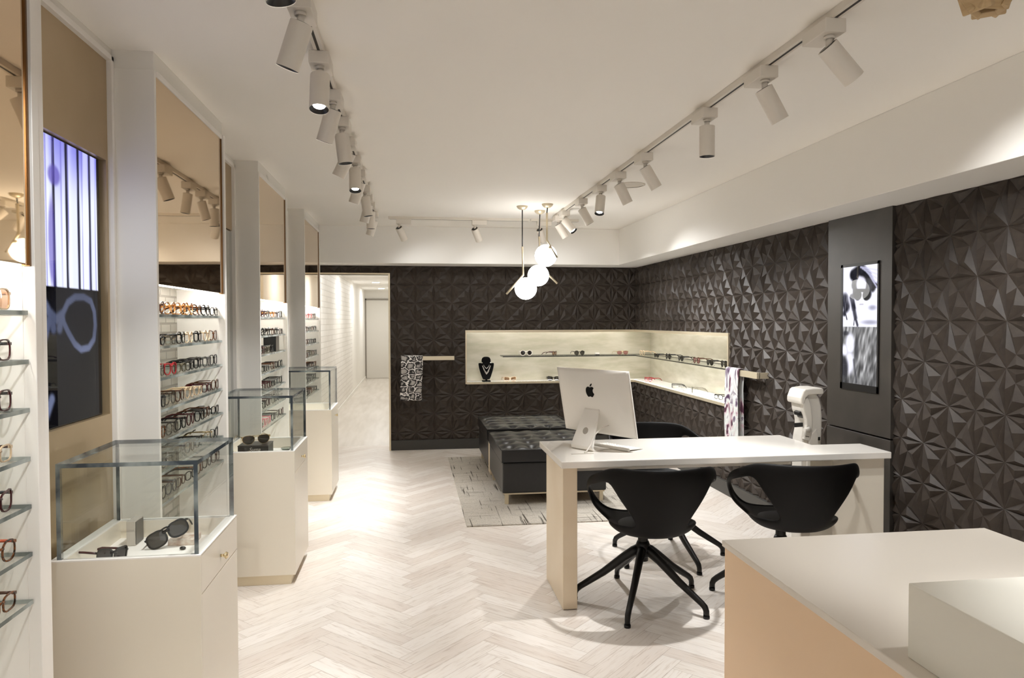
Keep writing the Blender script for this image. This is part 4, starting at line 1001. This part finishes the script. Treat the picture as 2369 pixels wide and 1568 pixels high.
hood = [(1400, 478), (1440, 446), (1600, 425), (1760, 424), (1802, 440), (1804, 540), (1640, 540), (1500, 552), (1450, 600), (1410, 740), (1360, 715), (1345, 690), (1350, 610)]
build('hood', MB().prism([IP(a, b, 4.055) for a, b in hood], (0, 0.17, 0)), PLW, t, 0.010, seg=3)
build('side_shell', MB().prism([IP(a, b, 4.07) for a, b in [(1690, 1175), (1720, 1300), (1725, 1480), (1720, 2200), (1480, 2200), (1545, 1430), (1590, 1290)]], (0, 0.03, 0)), PLW, t, 0.004)
build('mini_screen', MB().prism([IP(a, b, 4.10) for a, b in [(1308, 1090), (1470, 1082), (1470, 1160), (1312, 1168)]], (0, 0.015, 0)), BLACK, t, 0.002)
build('lever', MB().tube([IP(1500, 1190, 4.05), IP(1440, 1190, 4.045), IP(1385, 1190, 4.04)], [0.018, 0.011, 0.012], 10), PLW, t)
build('port', MB().prism([IP(a, b, 4.0695-0.0005) for a, b in [(1725, 1346), (1762, 1344), (1760, 1405), (1722, 1407)]], (0, 0.004, 0)), BLACK, t)
build('slot', MB().prism([IP(a, b, 4.066) for a, b in [(1462, 1316), (1535, 1330), (1533, 1340), (1460, 1326)]], (0, 0.004, 0)), BLACK, t)
build('camera_eye', MB().prism([IP(a, b, 4.10) for a, b in [(1385, 890), (1420, 870), (1470, 930), (1465, 1000), (1440, 945), (1395, 950)]], (0, 0.06, 0)), BLACK, t)

# ------------------------------------------------------------------ ceiling tracks and spotlights
def track(name, p0, p1, axis, label):
    t = thing('ceiling_track', label, 'light track', ((p0[0]+p1[0])/2, (p0[1]+p1[1])/2, CZ), 'ceiling light tracks')
    h = 0.018
    if axis == 'y':
        build('rail', MB().box(p0[0]-h, p0[0]+h, p0[1], p1[1], CZ-0.026, CZ), SPOTW, t, 0.001)
        build('slot', MB().box(p0[0]-0.005, p0[0]+0.005, p0[1]+0.01, p1[1]-0.01, CZ-0.0268, CZ-0.0255), TRKD, t)
    else:
        build('rail', MB().box(p0[0], p1[0], p0[1]-h, p0[1]+h, CZ-0.026, CZ), SPOTW, t, 0.001)
        build('slot', MB().box(p0[0]+0.01, p1[0]-0.01, p0[1]-0.005, p0[1]+0.005, CZ-0.0268, CZ-0.0255), TRKD, t)
XL, XRT, YT = -0.34, 1.425, 7.40
track('l', (XL, 0.4), (XL, 7.1), 'y', 'white ceiling light track above the shelving side')
track('r', (XRT, 0.3), (XRT, 7.15), 'y', 'white ceiling light track above the desk side')
track('b', (-0.22, YT), (1.20, YT), 'x', 'short white ceiling track across the back, behind the globe pendants')
track('b2', (1.22, YT), (1.72, YT), 'x', 'shortest white ceiling track across the back, by the corner')
def spot(x, y, d, axis, label, lit, group, power=1.0, cone=62, yaw_=0.0):
    d = Vector(d).normalized()
    t = thing('track_spotlight', label, 'spotlight', (x, y, CZ-0.03), group)
    zb_ = CZ-0.026
    hx, hy = (0.038, 0.075) if axis == 'y' else (0.075, 0.03)
    build('adapter', MB().box(x-hx, x+hx, y-hy, y+hy, zb_-0.047, zb_), SPOTW, t, 0.003)
    sy = y-0.035 if axis == 'y' else y; sx = x if axis == 'y' else x-0.045
    zt = zb_-0.047
    piv = Vector((sx, sy, zt-0.045)); top = piv - d*0.01; bot = top + d*0.145; R = 0.0365
    build('stem', MB().cyl((sx, sy, zt), (sx, sy, zt-0.012), 0.018, 0.018, 14).cyl((sx, sy, zt-0.012), tuple(piv), 0.012, 0.012, 14), SPOTW, t)
    cy_ = MB().cyl(top, bot, R, R, 28, cap=False); cy_.cyl(top-d*0.0003, top, R-0.0006, R, 28)
    build('lamp_body', cy_, SPOTW, t)
    build('rear_ring', MB().cyl(top-d*0.0022, top-d*0.0008, R*0.78, R*0.82, 24), SPOTB, t)
    ring = MB(); ring.cyl(bot-d*0.010, bot-d*0.001, R-0.0007, R-0.0007, 28, cap=False); ring.cyl(bot-d*0.014, bot-d*0.001, R*0.60, R*0.97, 28, cap=False)
    build('snoot', ring, SPOTB, t)
    build('lens', MB().cyl(bot-d*0.016, bot-d*0.0145, R*0.64, R*0.64, 24), LAMPON, t)
    if power > 0:
        ld = bpy.data.lights.new('spot_light', 'SPOT'); ld.energy = SPOT_W*power; ld.spot_size = math.radians(cone); ld.spot_blend = 0.7; ld.shadow_soft_size = 0.022; ld.color = LAMP_COL
        lo = bpy.data.objects.new('spot_light', ld); COL.objects.link(lo); lo.parent = t
        lo.location = bot + d*0.004 - Vector(t.location); lo.rotation_euler = d.to_track_quat('-Z', 'Y').to_euler()
LT = [(1.92, (0.18, 0.05, -1)), (2.42, (-0.36, 0.16, -1)), (2.91, (0.0, -0.30, -1)), (3.37, (-0.32, 0.16, -1)), (3.80, (0.12, 0.0, -1)), (4.20, (-0.5, 0.14, -1)), (4.65, (0.03, -0.33, -1)), (5.08, (-0.33, 0.12, -1)),
      (5.66, (0.16, 0.0, -1)), (6.03, (-0.26, 0.12, -1)), (6.41, (0.0, 0.02, -1)), (6.95, (-0.33, 0.12, -1))]
for q, (y, d) in enumerate(LT):
    spot(XL, y, d, 'y', '%s white spotlight from the camera on the track above the shelving' % ORD[q], True, 'spotlights above the shelving', 0.72 if y < 4.9 else (1.4 if y < 5.4 else 1.05))
RT = [(2.38, (0.95, 0.0, -1)), (2.84, (0.58, 0.0, -1)), (3.42, (0.0, 0.0, -1)), (4.36, (0.62, 0.0, -1)), (4.92, (0.50, 0.0, -1)), (5.42, (-0.18, -0.35, -1)), (6.02, (0.55, -0.05, -1)), (6.70, (0.62, -0.5, -0.9)), (7.02, (0.66, 0.1, -1))]
for q, (y, d) in enumerate(RT):
    spot(XRT, y, d, 'y', '%s white spotlight from the camera on the track above the desk' % ORD[q], True, 'spotlights above the desk', 2.0 if abs(y-3.42) < 0.1 else (0.8 if y < 4.8 else 1.1), 100 if d[0] > 0.4 else 62)
for q, (x, d) in enumerate(((-0.07, (0.38, 0.55, -0.78)), (0.69, (0.38, 0.55, -0.78)), (1.36, (0.38, 0.55, -0.78)))):
    spot(x, YT, d, 'x', ['white spotlight on the back track, end next to the shelving side', 'white spotlight in the middle of the back track', 'white spotlight on the back track behind the globe pendants'][q], True, 'spotlights on the back track', 0.14, 124)
# unseen spots added on these tracks to brighten the near end of the shop
for (x, y, d, p_) in ((XL, 0.55, (-0.27, 1.0, -0.50), 0.8), (XL, 1.0, (-0.36, 0.2, -1), 0.35), (XL, 1.4, (-0.10, 0.3, -1), 0.4), (XRT, 0.8, (0.0, 0, -1), 1.3), (XRT, 1.5, (0.0, 0.1, -1), 0.9)):
    spot(x, y, d, 'y', 'added white spotlight on a ceiling track overhead, out of the frame', True, 'added spotlights overhead out of frame', p_, 40 if d[1] > 0.9 else 62)

# ------------------------------------------------------------------ globe pendants
def pendant(can, rod, globe, label):
    t = thing('globe_pendant', label, 'pendant lamp', (can[0], can[1], CZ), 'globe pendants')
    build('canopy', MB().lathe([(0.0, 0.0), (0.052, 0.0), (0.052, -0.004), (0.045, -0.018), (0.028, -0.031), (0.008, -0.036), (0, -0.036)], (can[0], can[1], CZ)), GOLD, t)
    build('cord', MB().cyl((can[0], can[1], CZ-0.03), rod[0], 0.005, 0.005, 8), BLACK, t)
    build('rod', MB().tube(rod, 0.0095, 12), GOLD, t)
    g = build('globe', MB().sphere(globe, 0.1, 36), GLOBE, t)
    rp = Vector(rod[1]).lerp(Vector(rod[2]), 0.35); gv = Vector(globe); dv = (gv-rp); dv.normalize()
    build('socket', MB().cyl(rp, gv-dv*0.094, 0.012, 0.02, 14), GOLD, t)
yP = 6.66
pendant((1.008, 6.585), [(1.008, 6.585, 2.177), (1.015, 6.585, 1.918), (0.860, 6.585, 1.744)], (1.033, 6.55, 1.793), 'globe pendant hanging lowest, its gold rod pointing to the doorway')
pendant((1.216, 6.84), [(1.208, 6.84, 2.30), (1.222, 6.84, 2.009), (1.384, 6.84, 1.856)], (1.186, 6.76, 1.926), 'globe pendant in the middle of the cluster of three')
pendant((1.215, 6.445), [(1.210, 6.445, 2.466), (1.210, 6.445, 2.222), (1.303, 6.445, 2.067)], (1.217, 6.54, 2.093), 'globe pendant hanging highest of the cluster, gold rod in front')

# ceiling speaker and wooden lamp fragment
t = thing('ceiling_speaker', 'flat round white disc on the ceiling beside the desk track', 'speaker', (1.68, 5.45, CZ))
build('rim', MB().lathe([(0.095, 0), (0.11, 0), (0.11, -0.006), (0.095, -0.008)], (1.68, 5.45, CZ)), SPOTW, t); build('grille', MB().lathe([(0, -0.005), (0.096, -0.005)], (1.68, 5.45, CZ)), mat('speaker_grille', '#cfc8bd', 0.7), t)
t = thing('wooden_pendant', 'slatted pale wood pendant lamp cut by the top picture edge', 'pendant lamp', (1.72, 1.86, CZ))
WOODP = noisy(mat('pale_wood_slat', '#b59a72', 0.5), '#a98d64', '#c0a57d', 3, (1, 1, 18))
build('cord', MB().cyl((1.605, 1.86, CZ), (1.605, 1.86, 2.45), 0.012, 0.012, 10), WOODP, t)
for q in range(5):
    a = 0.9+q*2*PI/5; Mx = Matrix.Translation((1.605+0.06*math.cos(a), 1.86+0.05*math.sin(a), 2.415)) @ Matrix.Rotation(a, 4, 'Z') @ Matrix.Rotation(0.5, 4, 'Y')
    build('slat', MB().box(-0.010, 0.010, -0.042, 0.042, -0.060, 0.06, M=Mx), WOODP, t, 0.004)

for o in bpy.data.objects:
    if '_o' in o: del o['_o']
